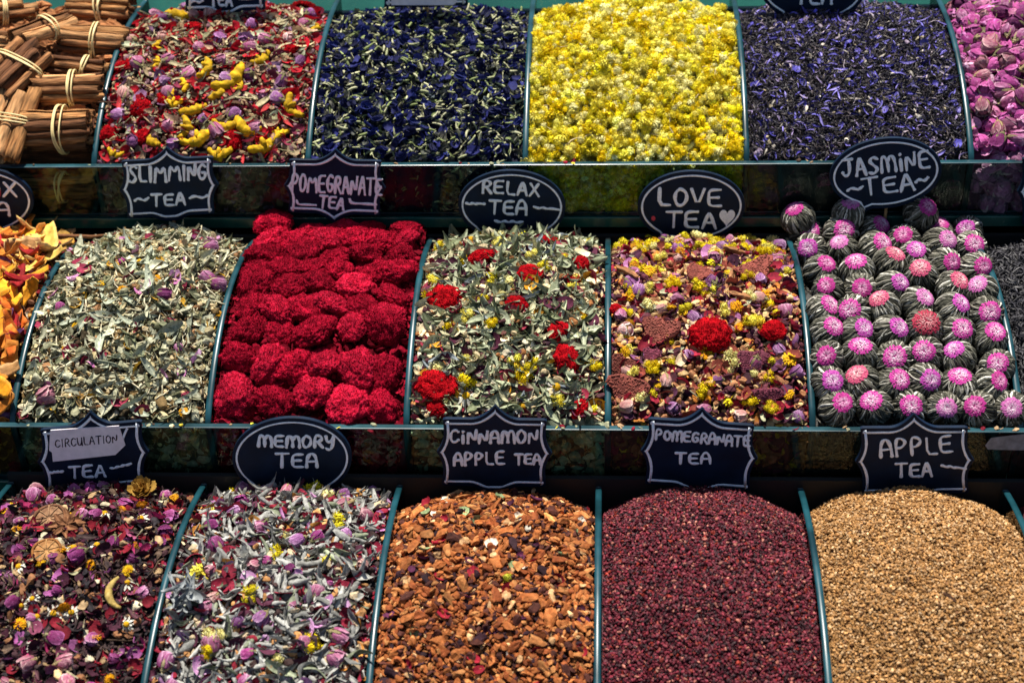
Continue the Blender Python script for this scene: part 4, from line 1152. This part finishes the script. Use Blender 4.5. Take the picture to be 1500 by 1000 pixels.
pod = t_tube(np.c_[0.5 * np.cos(np.linspace(0.6, 2.6, 12)), 0.6 * np.sin(np.linspace(0.6, 2.6, 12)) - 0.45, np.zeros(12)], 0.1 * np.sin(np.linspace(0.35, 2.8, 12)), 8); pod.w = np.clip(rng.normal(size=len(pod.V)) * 0.2 + 0.4, 0, 1)
def single(name, tm, a, b_, P, M, s, label, cat, mat=None):
    C = lin(a) * (1 - tm.w[:, None]) + lin(b_) * tm.w[:, None]
    return put(name, mesh_of(name, tm.V, tm.T, C, (mat or M_DRY_U,), tm.s), P, M, s, label, cat, None)
P, M = at_px(bn, 72, 758, 0.008, 0.2, 0.1, 0.3); single('citrus_slice', cit, '#6e4a34', '#a88462', P, M, 0.030, 'brown dried citrus slice with radial ribs behind the yellow buds', 'citrus slice')
P, M = at_px(bn, 68, 806, 0.008, 0.2, 0.1, 0.3); single('citrus_slice', cit, '#8a5a30', '#b89060', P, M, 0.026, 'golden dried citrus slice half buried in hibiscus tea', 'citrus slice')
P, M = at_px(bn, 98, 768, 0.009, 0.2, 0.1, 0.3); single('star_anise', ani, '#6a432c', '#8d6444', P, M, 0.030, 'brown star anise beside the dried citrus slice', 'star anise')
P, M = at_px(bn, 168, 868, 0.010, 1.75, 0.05, 0.1); single('seed_pod', pod, '#8d7436', '#b39c60', P, M, 0.034, 'pale crescent shaped pod standing out of the dark hibiscus tea', 'seed pod')
P, M = at_px(bn, 207, 717, 0.012, 0.2, 0.1, 0.5); single('dried_rose', opn, '#8d6a28', '#c0984a', P, M, 0.030, 'opened golden brown dried rose under the circulation sign corner', 'dried rose', M_PETAL)

# memory mix
bn = Bin('B', 1, bulge=0.007, back=0.016)
hp = Heap(); hp.core(bn, lin('#383436'))
GREY = [('#7c7b76', '#a5a49e', 4), ('#91908a', '#bab9b1', 3), ('#5c5b57', '#82817b', 2.4), ('#6e745f', '#949a80', 1)]
scatter(hp, bn, CHIP, 1100, (0.005, 0.010), [('#3a2a28', None, 3), ('#9a6a40', '#bd9060', 1.6), ('#b8a484', None, 1), ('#4a3a3a', None, 2), ('#7a1a2a', None, 1)], 0.6, (-0.004, 0.003))
scatter(hp, bn, PETAL, 420, (0.010, 0.018), [('#6a0e24', '#962c40', 3), ('#9a5a90', '#cba4c4', 1.4), ('#4a2434', None, 1.5), ('#b8742c', '#d09a50', .8)], 0.7, (-0.002, 0.005))
scatter(hp, bn, ROLL_, 430, (0.016, 0.032), GREY, 0.5, (-0.002, 0.006))
scatter(hp, bn, FOLD, 560, (0.018, 0.036), GREY, 0.6, (-0.001, 0.006))
scatter(hp, bn, CHIP, 380, (0.005, 0.010), [('#3a2a28', None, 3), ('#a06c3e', '#c09460', 1.6), ('#b8a484', None, 1), ('#7a1a2a', None, 1)], 0.6, (0.001, 0.007))
scatter(hp, bn, NLEAF, 260, (0.012, 0.026), GREY, 0.4, (0, 0.006))
hp.build('memory_tea', M_DRY, 'loose silver grey rolled sage leaf tea in front of the memory sign', 'loose tea')
things('rosebud', m_bud_pink + m_bud_mix, bn, 42, (0.011, 0.017), 'pink or mauve rosebud in the silver grey sage tea', 'rosebud', 'rosebuds in the silver sage tea', 0.6, (0.002, 0.008))
things('everlasting_flower', m_ball, bn, 16, (0.007, 0.011), 'yellow everlasting flower in the silver grey sage tea', 'dried flower', 'yellow flowers in the silver sage tea', 0.6, (0.003, 0.007))
CL = join(*[xf(FOLD[i % 16], rot('Z', U(-1.0, 1.0) + 1.5) @ rot('X', U(-1, 1)) @ rot('Y', U(-0.5, 0.5)), (U(-0.3, 0.3), U(-0.3, 0.3), U(0, 0.15)), U(0.5, 0.95)) for i in range(14)])
P, M = at_px(bn, 272, 880, 0.010, 0.2, 0.05, 0.1); single('sage_cluster', CL, '#74787a', '#9ca09f', P, M, 0.040, 'large silver tuft of rolled sage leaves against the left divider', 'sage tuft')

# cinnamon apple chips
bn = Bin('B', 2, bulge=0.012)
hp = Heap(); hp.core(bn, lin('#5a3018'))
AP = [('#8a4a22', '#ac6c3c', 5), ('#9c5e32', '#bd8650', 2.6), ('#703618', '#90502c', 4), ('#b88a5a', '#d2ac80', 0.8), ('#3e201a', '#5a3228', 2.4), ('#2e1a20', None, 1.3)]
scatter(hp, bn, CHIP + LCHIP, 7400, (0.0045, 0.0092), AP, 0.6, (-0.004, 0.004))
scatter(hp, bn, PETAL, 70, (0.007, 0.012), [('#4a2038', None, 2), ('#8a1a2a', None, 1.5), ('#7c8a62', None, .8), ('#c9bfae', None, 1)], 0.6, (0.001, 0.005))
scatter(hp, bn, LCHIP, 90, (0.012, 0.018), AP, 0.3, (0.002, 0.006))
hp.build('apple_chip_tea', M_DRY, 'orange brown cinnamon apple chips heaped before the cinnamon apple sign', 'loose tea')
for px, py, lab, c in ((745, 846, 'single lime yellow bud on the cinnamon apple chips', YEL[1]),):
    P, M = at_px(bn, px, py, 0.004); single('yellow_bud', BALL[0], '#b5b82a', '#c9c24a', P, M, 0.009, lab, 'dried flower', M_PETAL)

# pomegranate and apple granules
bn = Bin('B', 3, bulge=0.020, back=0.027, edge=0.006)
hp = Heap(); hp.core(bn, lin('#3a0e18'), 0.003)
scatter(hp, bn, GRAIN, 25000, (0.0024, 0.0045), [('#430a18', '#5e1a26', 5), ('#2a0a12', None, 3.5), ('#601424', '#803038', 3), ('#8e4c40', '#b07a68', 0.7), ('#742014', None, 0.8)], 0.7, (-0.003, 0.0025), inset=0.002)
hp.build('pomegranate_granules', M_GRAIN, 'dark red pomegranate tea granules in a smooth domed heap', 'loose tea')
bn = Bin('B', 4, bulge=0.021, back=0.027, edge=0.006)
hp = Heap(); hp.core(bn, lin('#7a5528'), 0.003)
scatter(hp, bn, GRAIN, 27000, (0.0022, 0.0041), [('#94693a', '#ae8554', 5), ('#845c2e', '#9e7544', 3), ('#ac875a', '#c4a47c', 2), ('#64401f', None, 0.6)], 0.7, (-0.003, 0.0025), inset=0.002)
hp.build('apple_granules', M_GRAIN, 'golden brown apple tea granules in a smooth domed heap', 'loose tea')
P, M = at_px(bn, 1391, 874, 0.002); single('dark_clump', ROOT[0], '#2c1810', '#4a3020', P, M, np.array([0.013, 0.010, 0.006]), 'small dark clump lying on the golden apple granules', 'tea clump')
bn = Bin('B', 5, bulge=0.012)
hp = Heap(); hp.core(bn, lin('#2a0e14'))
scatter(hp, bn, CHIP + PETAL, 1000, (0.006, 0.013), [('#3a101a', '#5a2028', 1)], 0.6)
hp.build('hibiscus_tea', M_DRY, 'dark red hibiscus tea in the sliver of bin at the photo edge', 'loose tea')

# ------------------------------------------------------------------ signs
def smooth_line(pts, n=3, closed=False):
    p = np.asarray(pts, float)
    for _ in range(n):
        if closed: a, b_ = p, np.roll(p, -1, 0)
        else: a, b_ = p[:-1], p[1:]
        q = np.empty((2 * len(a), p.shape[1])); q[0::2] = 0.75 * a + 0.25 * b_; q[1::2] = 0.25 * a + 0.75 * b_
        p = q if closed else np.concatenate([p[:1], q, p[-1:]])
    return p
GL = {
    'o': [[(0.5, 0.9), (0.12, 0.8), (0.0, 0.42), (0.2, 0.03), (0.6, 0), (0.98, 0.35), (0.9, 0.75), (0.5, 0.9)]],
    'A': [[(0, 0), (0.42, 1), (0.55, 1), (1, 0)], [(0.18, 0.36), (0.84, 0.38)]],
    'a': [[(0.02, 0), (0.06, 0.6), (0.3, 1), (0.7, 1), (0.95, 0.6), (1, 0)], [(0.06, 0.42), (0.96, 0.44)]],
    'C': [[(0.95, 0.85), (0.6, 1.02), (0.15, 0.8), (0.02, 0.4), (0.25, 0.03), (0.65, 0), (1, 0.2)]],
    'D': [[(0.05, 0), (0.05, 1), (0.6, 0.95), (1, 0.5), (0.6, 0.03), (0.05, 0)]],
    'E': [[(0.95, 1), (0.08, 0.98), (0.04, 0.5), (0.08, 0.02), (1, 0.04)], [(0.06, 0.52), (0.82, 0.54)]],
    'G': [[(0.92, 0.85), (0.55, 1.02), (0.1, 0.75), (0.05, 0.3), (0.4, 0), (0.9, 0.15), (0.95, 0.48), (0.55, 0.46)]],
    'I': [[(0.5, 0), (0.5, 1)]],
    'i': [[(0.5, 0), (0.5, 0.66)], [(0.48, 0.92), (0.54, 0.97)]],
    'J': [[(0.15, 0.98), (0.98, 1)], [(0.68, 1), (0.7, 0.3), (0.45, 0), (0.12, 0.08), (0.05, 0.25)]],
    'L': [[(0.12, 1), (0.08, 0.04), (0.95, 0.02)]],
    'M': [[(0, 0), (0.14, 1), (0.5, 0.42), (0.86, 1), (1, 0)]],
    'm': [[(0, 0), (0.05, 0.95), (0.3, 1), (0.47, 0.6), (0.48, 0.05)], [(0.47, 0.6), (0.62, 1), (0.88, 0.98), (1, 0.5), (1, 0)]],
    'N': [[(0.02, 0), (0.08, 1), (0.85, 0.03), (0.98, 1)]],
    'O': [[(0.5, 1), (0.12, 0.85), (0.0, 0.45), (0.2, 0.03), (0.6, 0), (0.98, 0.35), (0.92, 0.8), (0.5, 1), (0.4, 0.98)]],
    'P': [[(0.1, 0), (0.08, 1), (0.6, 1.02), (0.98, 0.78), (0.6, 0.48), (0.1, 0.46)]],
    'R': [[(0.08, 0), (0.08, 1), (0.6, 1.02), (0.95, 0.78), (0.6, 0.5), (0.12, 0.48)], [(0.42, 0.48), (1, 0)]],
    'S': [[(0.95, 0.88), (0.5, 1.04), (0.08, 0.78), (0.5, 0.52), (0.95, 0.26), (0.5, -0.03), (0.02, 0.08)]],
    'T': [[(0, 0.98), (1, 1)], [(0.5, 1), (0.48, 0)]],
    'U': [[(0.02, 1), (0.08, 0.25), (0.4, 0), (0.85, 0.2), (0.95, 1)], [(0.95, 1), (1, 0)]],
    'V': [[(0, 1), (0.48, 0), (1, 1)]],
    'X': [[(0.02, 0), (0.9, 1)], [(0.05, 1), (1, 0)]],
    'Y': [[(0, 1), (0.1, 0.55), (0.5, 0.45), (0.9, 1)], [(0.92, 1), (0.75, 0.0), (0.4, -0.25), (0.1, -0.1)]],
    '~': [[(0, 0.4), (0.25, 0.62), (0.5, 0.45), (0.72, 0.3), (1, 0.55)]],
    '-': [[(0, 0.55), (0.2, 0.42), (0.35, 0.56), (0.5, 0.44), (0.65, 0.52), (1, 0.46)]],
    '_': [[(0, 0.75), (0.06, 0.4), (0.5, 0.42), (1, 0.4)]],
    'w': [[(0, 0.6), (0.2, 0.4), (0.35, 0.6), (0.5, 0.42), (0.65, 0.6), (0.8, 0.42), (1, 0.55)]],
}
WID = {'I': 0.35, 'i': 0.35, 'M': 1.25, 'm': 1.25, ' ': 0.5, '~': 1.3, '-': 1.7, '_': 2.0, 'w': 2.6, 'J': 1.0, 'L': 0.8, 'E': 0.85, 'T': 0.95}
GAP = 0.28
def text_lines(txt, x0, y0, x1, y1, h):
    """baseline from (x0,y0) to (x1,y1) in photo pixels, letters h pixels high -> list of pixel polylines"""
    tot = sum(WID.get(c, 0.85) for c in txt) + GAP * (len(txt) - 1)
    b = np.array([x1 - x0, y1 - y0], float); u = b / tot
    up = np.array([b[1], -b[0]]) / np.linalg.norm(b) * h
    pos = 0.0; out_ = []
    for c in txt:
        wd = WID.get(c, 0.85)
        if c != ' ':
            jx, jy, js = U(-0.03, 0.03), U(-0.05, 0.05), U(0.94, 1.06)
            for st in GL[c]:
                s = smooth_line(st, 2) if len(st) > 3 else smooth_line(st, 1)
                out_.append(np.array([x0, y0]) + (pos + (s[:, :1] + jx) * wd) * u + (s[:, 1:] * js + jy) * up)
        pos += wd + GAP
    return out_
def plaque_outline(bottom=0.16, side=0.10, top=0.42, point=False):
    def run(f, n=9): return [(u_, f(u_)) for u_ in np.linspace(0, 1, n)]
    tip = lambda u_: u_ ** 2.0
    bump = lambda u_: min(1.0, (u_ / 0.78)) ** 2 * (3 - 2 * min(1.0, u_ / 0.78))
    def edge(f, amp, half):                 # a flat edge that rises to its middle, from -1 to 1
        L_ = [(-half + half * u_, amp * v) for u_, v in run(f)]
        return [(-0.93, 0.0)] + L_ + [(-x, y) for x, y in L_[::-1][1:]] + [(0.93, 0.0)]
    pts = [(x, 1 + y) for x, y in edge(tip, top, 0.46)] + [(0.975, 0.975)]
    sd = edge(tip, side, 0.62)
    pts += [(0.985 + y - 0.045 * max(0, 1 - abs(x)) ** 0.5 * (1 - y / side), -x) for x, y in sd] + [(0.975, -0.975)]
    pts += [(-x, -1 - y) for x, y in edge(tip if point else bump, bottom, 0.46)] + [(-0.975, -0.975)]
    pts += [(-0.985 - y + 0.045 * max(0, 1 - abs(x)) ** 0.5 * (1 - y / side), x) for x, y in sd] + [(-0.975, 0.975)]
    return np.array(pts)[::-1]
def bubble_outline(tail=(-0.60, -1.14), a0=232, a1=253):
    pts = [(math.cos(a), math.sin(a)) for a in np.linspace(R(a1), R(a0 + 360), 70)]
    st, en = np.array(pts[-1]), np.array(pts[0]); tp = np.array(tail, float)
    pts += [tuple(st * 0.5 + tp * 0.5 + np.array([0.035, 0.02])), tuple(tp), tuple(tp * 0.5 + en * 0.5 + np.array([0, 0.02]))]
    return np.array(pts)
def offset(poly, d):
    n = len(poly); a = np.roll(poly, 1, 0); c = np.roll(poly, -1, 0)
    t_ = c - a; t_ /= np.linalg.norm(t_, axis=1)[:, None] + 1e-9
    return poly + np.stack([-t_[:, 1], t_[:, 0]], 1) * d
def stroke_mesh(polys3, nrm, rad, flat=0.35, closed=False, sides=8):
    V, T, n0 = [], [], 0
    nrm = np.asarray(nrm, float)
    for p in polys3:
        p = np.asarray(p, float); n = len(p)
        if closed:
            tg = np.roll(p, -1, 0) - np.roll(p, 1, 0)
        else:
            tg = np.gradient(p, axis=0)
            e0, e1 = tg[0] / np.linalg.norm(tg[0]), tg[-1] / np.linalg.norm(tg[-1])
            p = np.concatenate([[p[0] - e0 * rad * 0.9, p[0] - e0 * rad * 0.6], p, [p[-1] + e1 * rad * 0.6, p[-1] + e1 * rad * 0.9]]); tg = np.concatenate([[e0, e0], tg, [e1, e1]]); n += 4
        tg /= np.linalg.norm(tg, axis=1)[:, None] + 1e-12
        rr = np.full(n, rad) * U(0.9, 1.1) * (1 + (0.06 if closed else 0.2) * np.sin(np.arange(n) * 0.9 + U(0, 6)) + rng.normal(size=n) * 0.05)
        if not closed: rr[0] *= 0.35; rr[1] *= 0.8; rr[-1] *= 0.35; rr[-2] *= 0.8
        sd = np.cross(tg, nrm)
        for i in range(n):
            for j in range(sides):
                q = 2 * math.pi * j / sides
                V.append(p[i] + rr[i] * (math.cos(q) * sd[i] + flat * math.sin(q) * nrm))
        tt = grid_tris(n, sides, n0, True)
        if closed:
            for j in range(sides):
                a, b_, c, d = n0 + (n - 1) * sides + j, n0 + (n - 1) * sides + (j + 1) % sides, n0 + (j + 1) % sides, n0 + j
                tt += [(a, b_, c), (a, c, d)]
        T += tt; n0 = len(V)
    return np.array(V), np.array(T)
def extrude(poly3, nrm, th):
    import bmesh
    bm = bmesh.new()
    vs_ = [bm.verts.new(p) for p in poly3]
    f = bm.faces.new(vs_)
    r = bmesh.ops.extrude_face_region(bm, geom=[f])
    for e in r['geom']:
        if isinstance(e, bmesh.types.BMVert): e.co += Vector(nrm) * -th
    bmesh.ops.recalc_face_normals(bm, faces=bm.faces)
    bmesh.ops.triangulate(bm, faces=bm.faces)
    me = bpy.data.meshes.new('board'); bm.to_mesh(me); bm.free()
    return me
FRONT = np.array([0, -1.0, 0])
def sign(shape, quad, Y, texts, label, out_kw=None, inset=None, sw=2.3, stick=True, extra=None):
    """quad: photo pixels of the (-1,1),(1,1),(1,-1),(-1,-1) corners of the board's own square"""
    q = np.array(quad, float)
    def to_px(l):
        s, t_ = (l[:, 0] + 1) / 2, (l[:, 1] + 1) / 2
        return ((1 - s) * t_)[:, None] * q[0] + (s * t_)[:, None] * q[1] + (s * (1 - t_))[:, None] * q[2] + ((1 - s) * (1 - t_))[:, None] * q[3]
    out_ = (plaque_outline if shape == 'plaque' else bubble_outline)(**(out_kw or {}))
    px = to_px(out_)
    if np.sum(px[:, 0] * np.roll(px[:, 1], -1) - px[:, 1] * np.roll(px[:, 0], -1)) > 0: px = px[::-1]
    cen = on_plane(*q.mean(0), Y)
    base = on_plane(*to_px(np.array([[0, -1.0]]))[0], Y)
    root = empty('chalkboard_sign', base, label, 'tea sign', 'chalkboard tea signs')
    loc = np.array(root.location)
    pts = [on_plane(x, y, Y) - loc for x, y in px]
    me = extrude(pts, FRONT, 0.0035); me.materials.append(M_BOARD)
    bo = link('board', me, root)
    bv = bo.modifiers.new('edge', 'BEVEL'); bv.width = 0.0006; bv.segments = 2; bv.limit_method = 'ANGLE'
    ins = inset or 6.5
    pin = offset(px, ins)
    if np.linalg.norm(pin.max(0) - pin.min(0)) > np.linalg.norm(px.max(0) - px.min(0)): pin = offset(px, -ins)
    brd = np.array([on_plane(x, y, Y - 0.0002) - loc for x, y in pin])
    V, T = stroke_mesh([brd], FRONT, 0.0012 if shape == 'plaque' else 0.00095, 0.4, True)
    link('border', mesh_of('border', V, T, None, (M_CHALK,), True), root)
    lines = []
    for tx in texts: lines += [np.array(l_, float) for l_ in tx[1]] if tx[0] == 'raw' else text_lines(*tx)
    if lines:
        V, T = stroke_mesh([[on_plane(x, y, Y - 0.0002) - loc for x, y in l] for l in lines], FRONT, sw / 2 / (FPX / (on_plane(*q.mean(0), Y) - EYE).dot(c_f)), 0.3)
        link('lettering', mesh_of('lettering', V, T, None, (M_CHALK,), True), root)
    if stick:
        q_ = t_tube([(0, 0.006, 0.03), (0, 0.006, -0.02), (0, 0.006, -0.045)], 0.0016, 8)
        link('stick', mesh_of('stick', q_.V, q_.T, None, (M_WOOD,), True), root)
    if extra: extra(root, loc, Y)
    return root
YA, YB, YT = 1.349, 1.066, 1.565
sign('plaque', [(176, 236.5), (313.5, 230), (315.5, 313), (185, 320.5)], YA, [('SLIMMING', 189, 267, 302, 264, 23), ('TEA', 222, 301, 271, 300, 17), ('~', 198, 300, 218, 298, 14), ('~', 278, 295, 304, 293, 13)], 'plaque sign reading SLIMMING TEA above the herb tea', sw=4.4)
sign('plaque', [(422, 234), (560, 236), (558.5, 316), (420.5, 311)], YA, [('POMEGRANATE', 427, 280, 559, 286, 25), ('TEA', 467, 304, 503, 308, 17), ('_', 435, 306, 463, 307, 16), ('_', 511, 305, 550, 307, 16)], 'plaque sign reading POMEGRANATE TEA above the crimson cockscomb heads', dict(bottom=0.36, point=True), sw=4.0)
sign('bubble', [(671, 249), (828, 251), (829, 356), (671, 352)], YA, [('RELAX', 706, 282, 789, 287, 18), ('TEa', 716, 312, 771, 315, 20), ('-', 683, 306, 710, 306, 16), ('-', 781, 312, 818, 315, 16), ('w', 724, 332, 764, 333, 14)], 'speech bubble sign reading RELAX TEA above the sage leaf tea', dict(tail=(-0.68, -0.90), a0=224), sw=4.2)
def heart(root, loc, Y):
    th = np.linspace(0, 2 * math.pi, 40, False)
    hx, hy = 16 * np.sin(th) ** 3, 13 * np.cos(th) - 5 * np.cos(2 * th) - 2 * np.cos(3 * th) - np.cos(4 * th)
    pts = [on_plane(1065 + x * 0.72 + y * 0.06, 318 - y * 0.86, Y - 0.0004) - loc for x, y in zip(hx, hy)]
    me = extrude(pts, FRONT, 0.0006); me.materials.append(M_CHALK); link('heart', me, root)
    th = np.linspace(0, 2 * math.pi, 12, False)
    pts = [on_plane(957 + 3 * math.cos(a), 320 + 3.5 * math.sin(a), Y - 0.0004) - loc for a in th]
    me = extrude(pts, FRONT, 0.0005); me.materials.append(M_RED); link('red_smudge', me, root)
sign('bubble', [(933, 252), (1092, 250), (1091, 353), (935, 357)], YA, [('LOVE', 964, 302, 1056, 303, 25), ('TEA', 976, 332, 1048, 334, 23)], 'speech bubble sign reading LOVE TEA with a heart', dict(tail=(-0.60, -1.05), a0=230, a1=248), extra=heart, sw=4.8)
sign('bubble', [(1213, 211), (1377, 195), (1382, 297), (1218, 313)], YA, [('JASmiNE', 1234, 259, 1361, 245, 24), ('TEA', 1266, 287, 1340, 277, 23), ('~', 1243, 285, 1265, 281, 13), ('~', 1343, 272, 1361, 267, 13)], 'tilted speech bubble sign reading JASMINE TEA above the tea balls', dict(tail=(-0.52, -1.14), a0=238, a1=255), sw=4.6)
def redo(root, loc, Y):
    pts = [on_plane(-4 + 5 * math.cos(a), 283 + 9 * math.sin(a), Y - 0.0004) - loc for a in np.linspace(0, 2 * math.pi, 14, False)]
    me = extrude(pts, FRONT, 0.0005); me.materials.append(M_RED); link('red_smudge', me, root)
sign('bubble', [(-112, 246), (49, 246), (49, 346), (-112, 346)], YA, [('DETOX', -98, 287, 24, 287, 20), ('TEa', -62, 314, 14, 315, 20)], 'dark oval sign cut off by the photo edge, showing OX and A', extra=redo, sw=4.4)
sign('plaque', [(1496, 232), (1632, 232), (1632, 330), (1496, 330)], YA, [], 'sign tip poking in at the photo edge above the black tea', None)
def label_paper(root, loc, Y):
    poly = [(73, 637), (74, 630), (174, 623.5), (183.5, 652), (169, 666), (77.5, 676), (76, 662.5), (72, 659.5)]
    pts = [on_plane(x, y, Y - 0.0012) - loc for x, y in poly][::-1]
    me = extrude(pts, FRONT, 0.0008); me.materials.append(M_PAPER)
    o = link('paper_label', me, root)
    ls = text_lines('CIRCULATION', 81, 655, 172, 647.5, 11)
    V, T = stroke_mesh([[on_plane(x, y, Y - 0.0013) - loc for x, y in l] for l in ls], FRONT, 0.9 / 1650, 0.3)
    link('ink_lettering', mesh_of('ink_lettering', V, T, None, (M_INK,), True), o)
sign('plaque', [(57, 629.5), (209, 616.5), (214, 709), (65, 723)], YB, [('TEA', 102, 700, 154, 697, 17), ('w', 74, 697, 93, 695, 9), ('w', 164, 690, 193, 683, 8), ('raw', [[(186, 628), (183, 634), (180, 642)]])], 'plaque sign with a CIRCULATION paper strip stuck over it', extra=label_paper, sw=4.6)
sign('bubble', [(340, 612), (515, 612), (515, 730), (340, 729)], YB, [('mEmORY', 379, 653, 490, 656, 17), ('TEa', 405, 685, 464, 685, 20)], 'oval speech bubble sign reading MEMORY TEA', dict(tail=(-0.62, -0.96), a0=226, a1=246), sw=5.0)
sign('plaque', [(647, 613.5), (803, 615.5), (801.5, 713), (645.5, 711)], YB, [('CiNNamON', 659, 648, 787, 649, 18), ('aPPLE', 665, 681, 738, 680, 18), ('TEa', 755, 680, 791, 680, 15)], 'plaque sign reading CINNAMON APPLE TEA', sw=4.6)
sign('plaque', [(948, 613), (1107, 623.5), (1100, 719), (943, 708.5)], YB, [('PomEGRaNaTE', 960, 643, 1098, 654, 15), ('TEa', 990, 678, 1040, 679, 15)], 'plaque sign reading POMEGRANATE TEA above the dark red granules', sw=4.2)
sign('plaque', [(1258.5, 627), (1420, 626), (1421, 722), (1261, 725)], YB, [('aPPLE', 1290, 671, 1395, 662, 25), ('TEA', 1313, 698, 1365, 697, 19), ('-', 1379, 689, 1414, 693, 14)], 'plaque sign reading APPLE TEA above the golden granules', dict(bottom=0.1), sw=4.8)
# signs of the shelf above, cut by the top of the photograph
sign('plaque', [(266, -78), (392, -80), (390, 15), (270, 18)], YT, [('TEA', 308, 10, 340, 9, 16), ('~', 280, 8, 297, 7, 12), ('_', 348, 6, 382, 3, 14)], 'sign cut by the photo top, reading TEA over turmeric petals', sw=3.8)
def label2(root, loc, Y):
    pts = [on_plane(x, y, Y - 0.0012) - loc for x, y in [(572, -34), (668, -36), (669, 4), (664, 8), (573, 8)]][::-1]
    me = extrude(pts, FRONT, 0.0008); me.materials.append(M_PAPER); link('paper_label', me, root)
sign('plaque', [(561, -80), (687, -82), (687, 9), (561, 11)], YT, [], 'sign with white paper cut by the photo top, over blue flowers', dict(bottom=0.03), extra=label2)
sign('bubble', [(1113, -68), (1267, -70), (1269, 34), (1113, 32)], YT, [('TEa', 1166, 5, 1218, 7, 22)], 'speech bubble sign cut by the photo top, over violet black tea', dict(tail=(-0.64, -1.02)), sw=4.2)
# torn grey strip stuck on the middle front pane
poly = [(1443, 652), (1452, 641), (1530, 632), (1530, 660), (1447, 658)]
Yp = TIER['M']['Yf'] - 0.0068
c0 = on_plane(1490, 648, Yp)
me = extrude([on_plane(x, y, Yp) - c0 for x, y in poly][::-1], FRONT, 0.0002); me.materials.append(simple('grey tape', (0.22, 0.22, 0.23), 0.6, 0.3, 0.3, 150))
o = link('paper_strip', me); o.location = c0
tag(o, 'torn grey paper strip stuck on the front glass below the tea balls', 'paper strip')

# crumbs spilled along the top edges of the front panes
for t, n in (('T', 46), ('M', 60)):
    d = TIER[t]
    hp = Heap()
    x = U(Xk(t, -1) + 0.05 if t == 'T' else Xk(t, 0) - 0.05, Xk(t, 5), n)
    P = np.stack([x, d['Yf'] - U(0.0, 0.0055, n), d['Zf'] + U(0.0, 0.0008, n)], -1)
    A, B = pick([('#8e7152', '#b59a78', 3), ('#7a1428', None, 1.5), ('#4a3a30', None, 2), ('#d8c440', None, 0.8), ('#9a9a7c', None, 1.5)], n)
    hp.emit(CHIP + NLEAF, P, frames(np.tile(np.array([0, 0, 1.0]), (n, 1)), 0.2), U(0.0025, 0.007, n), A, B)
    hp.build('tea_crumbs', M_DRY, 'stray tea crumbs spilled along the %s glass front edge' % tier_word(t), 'tea crumbs')
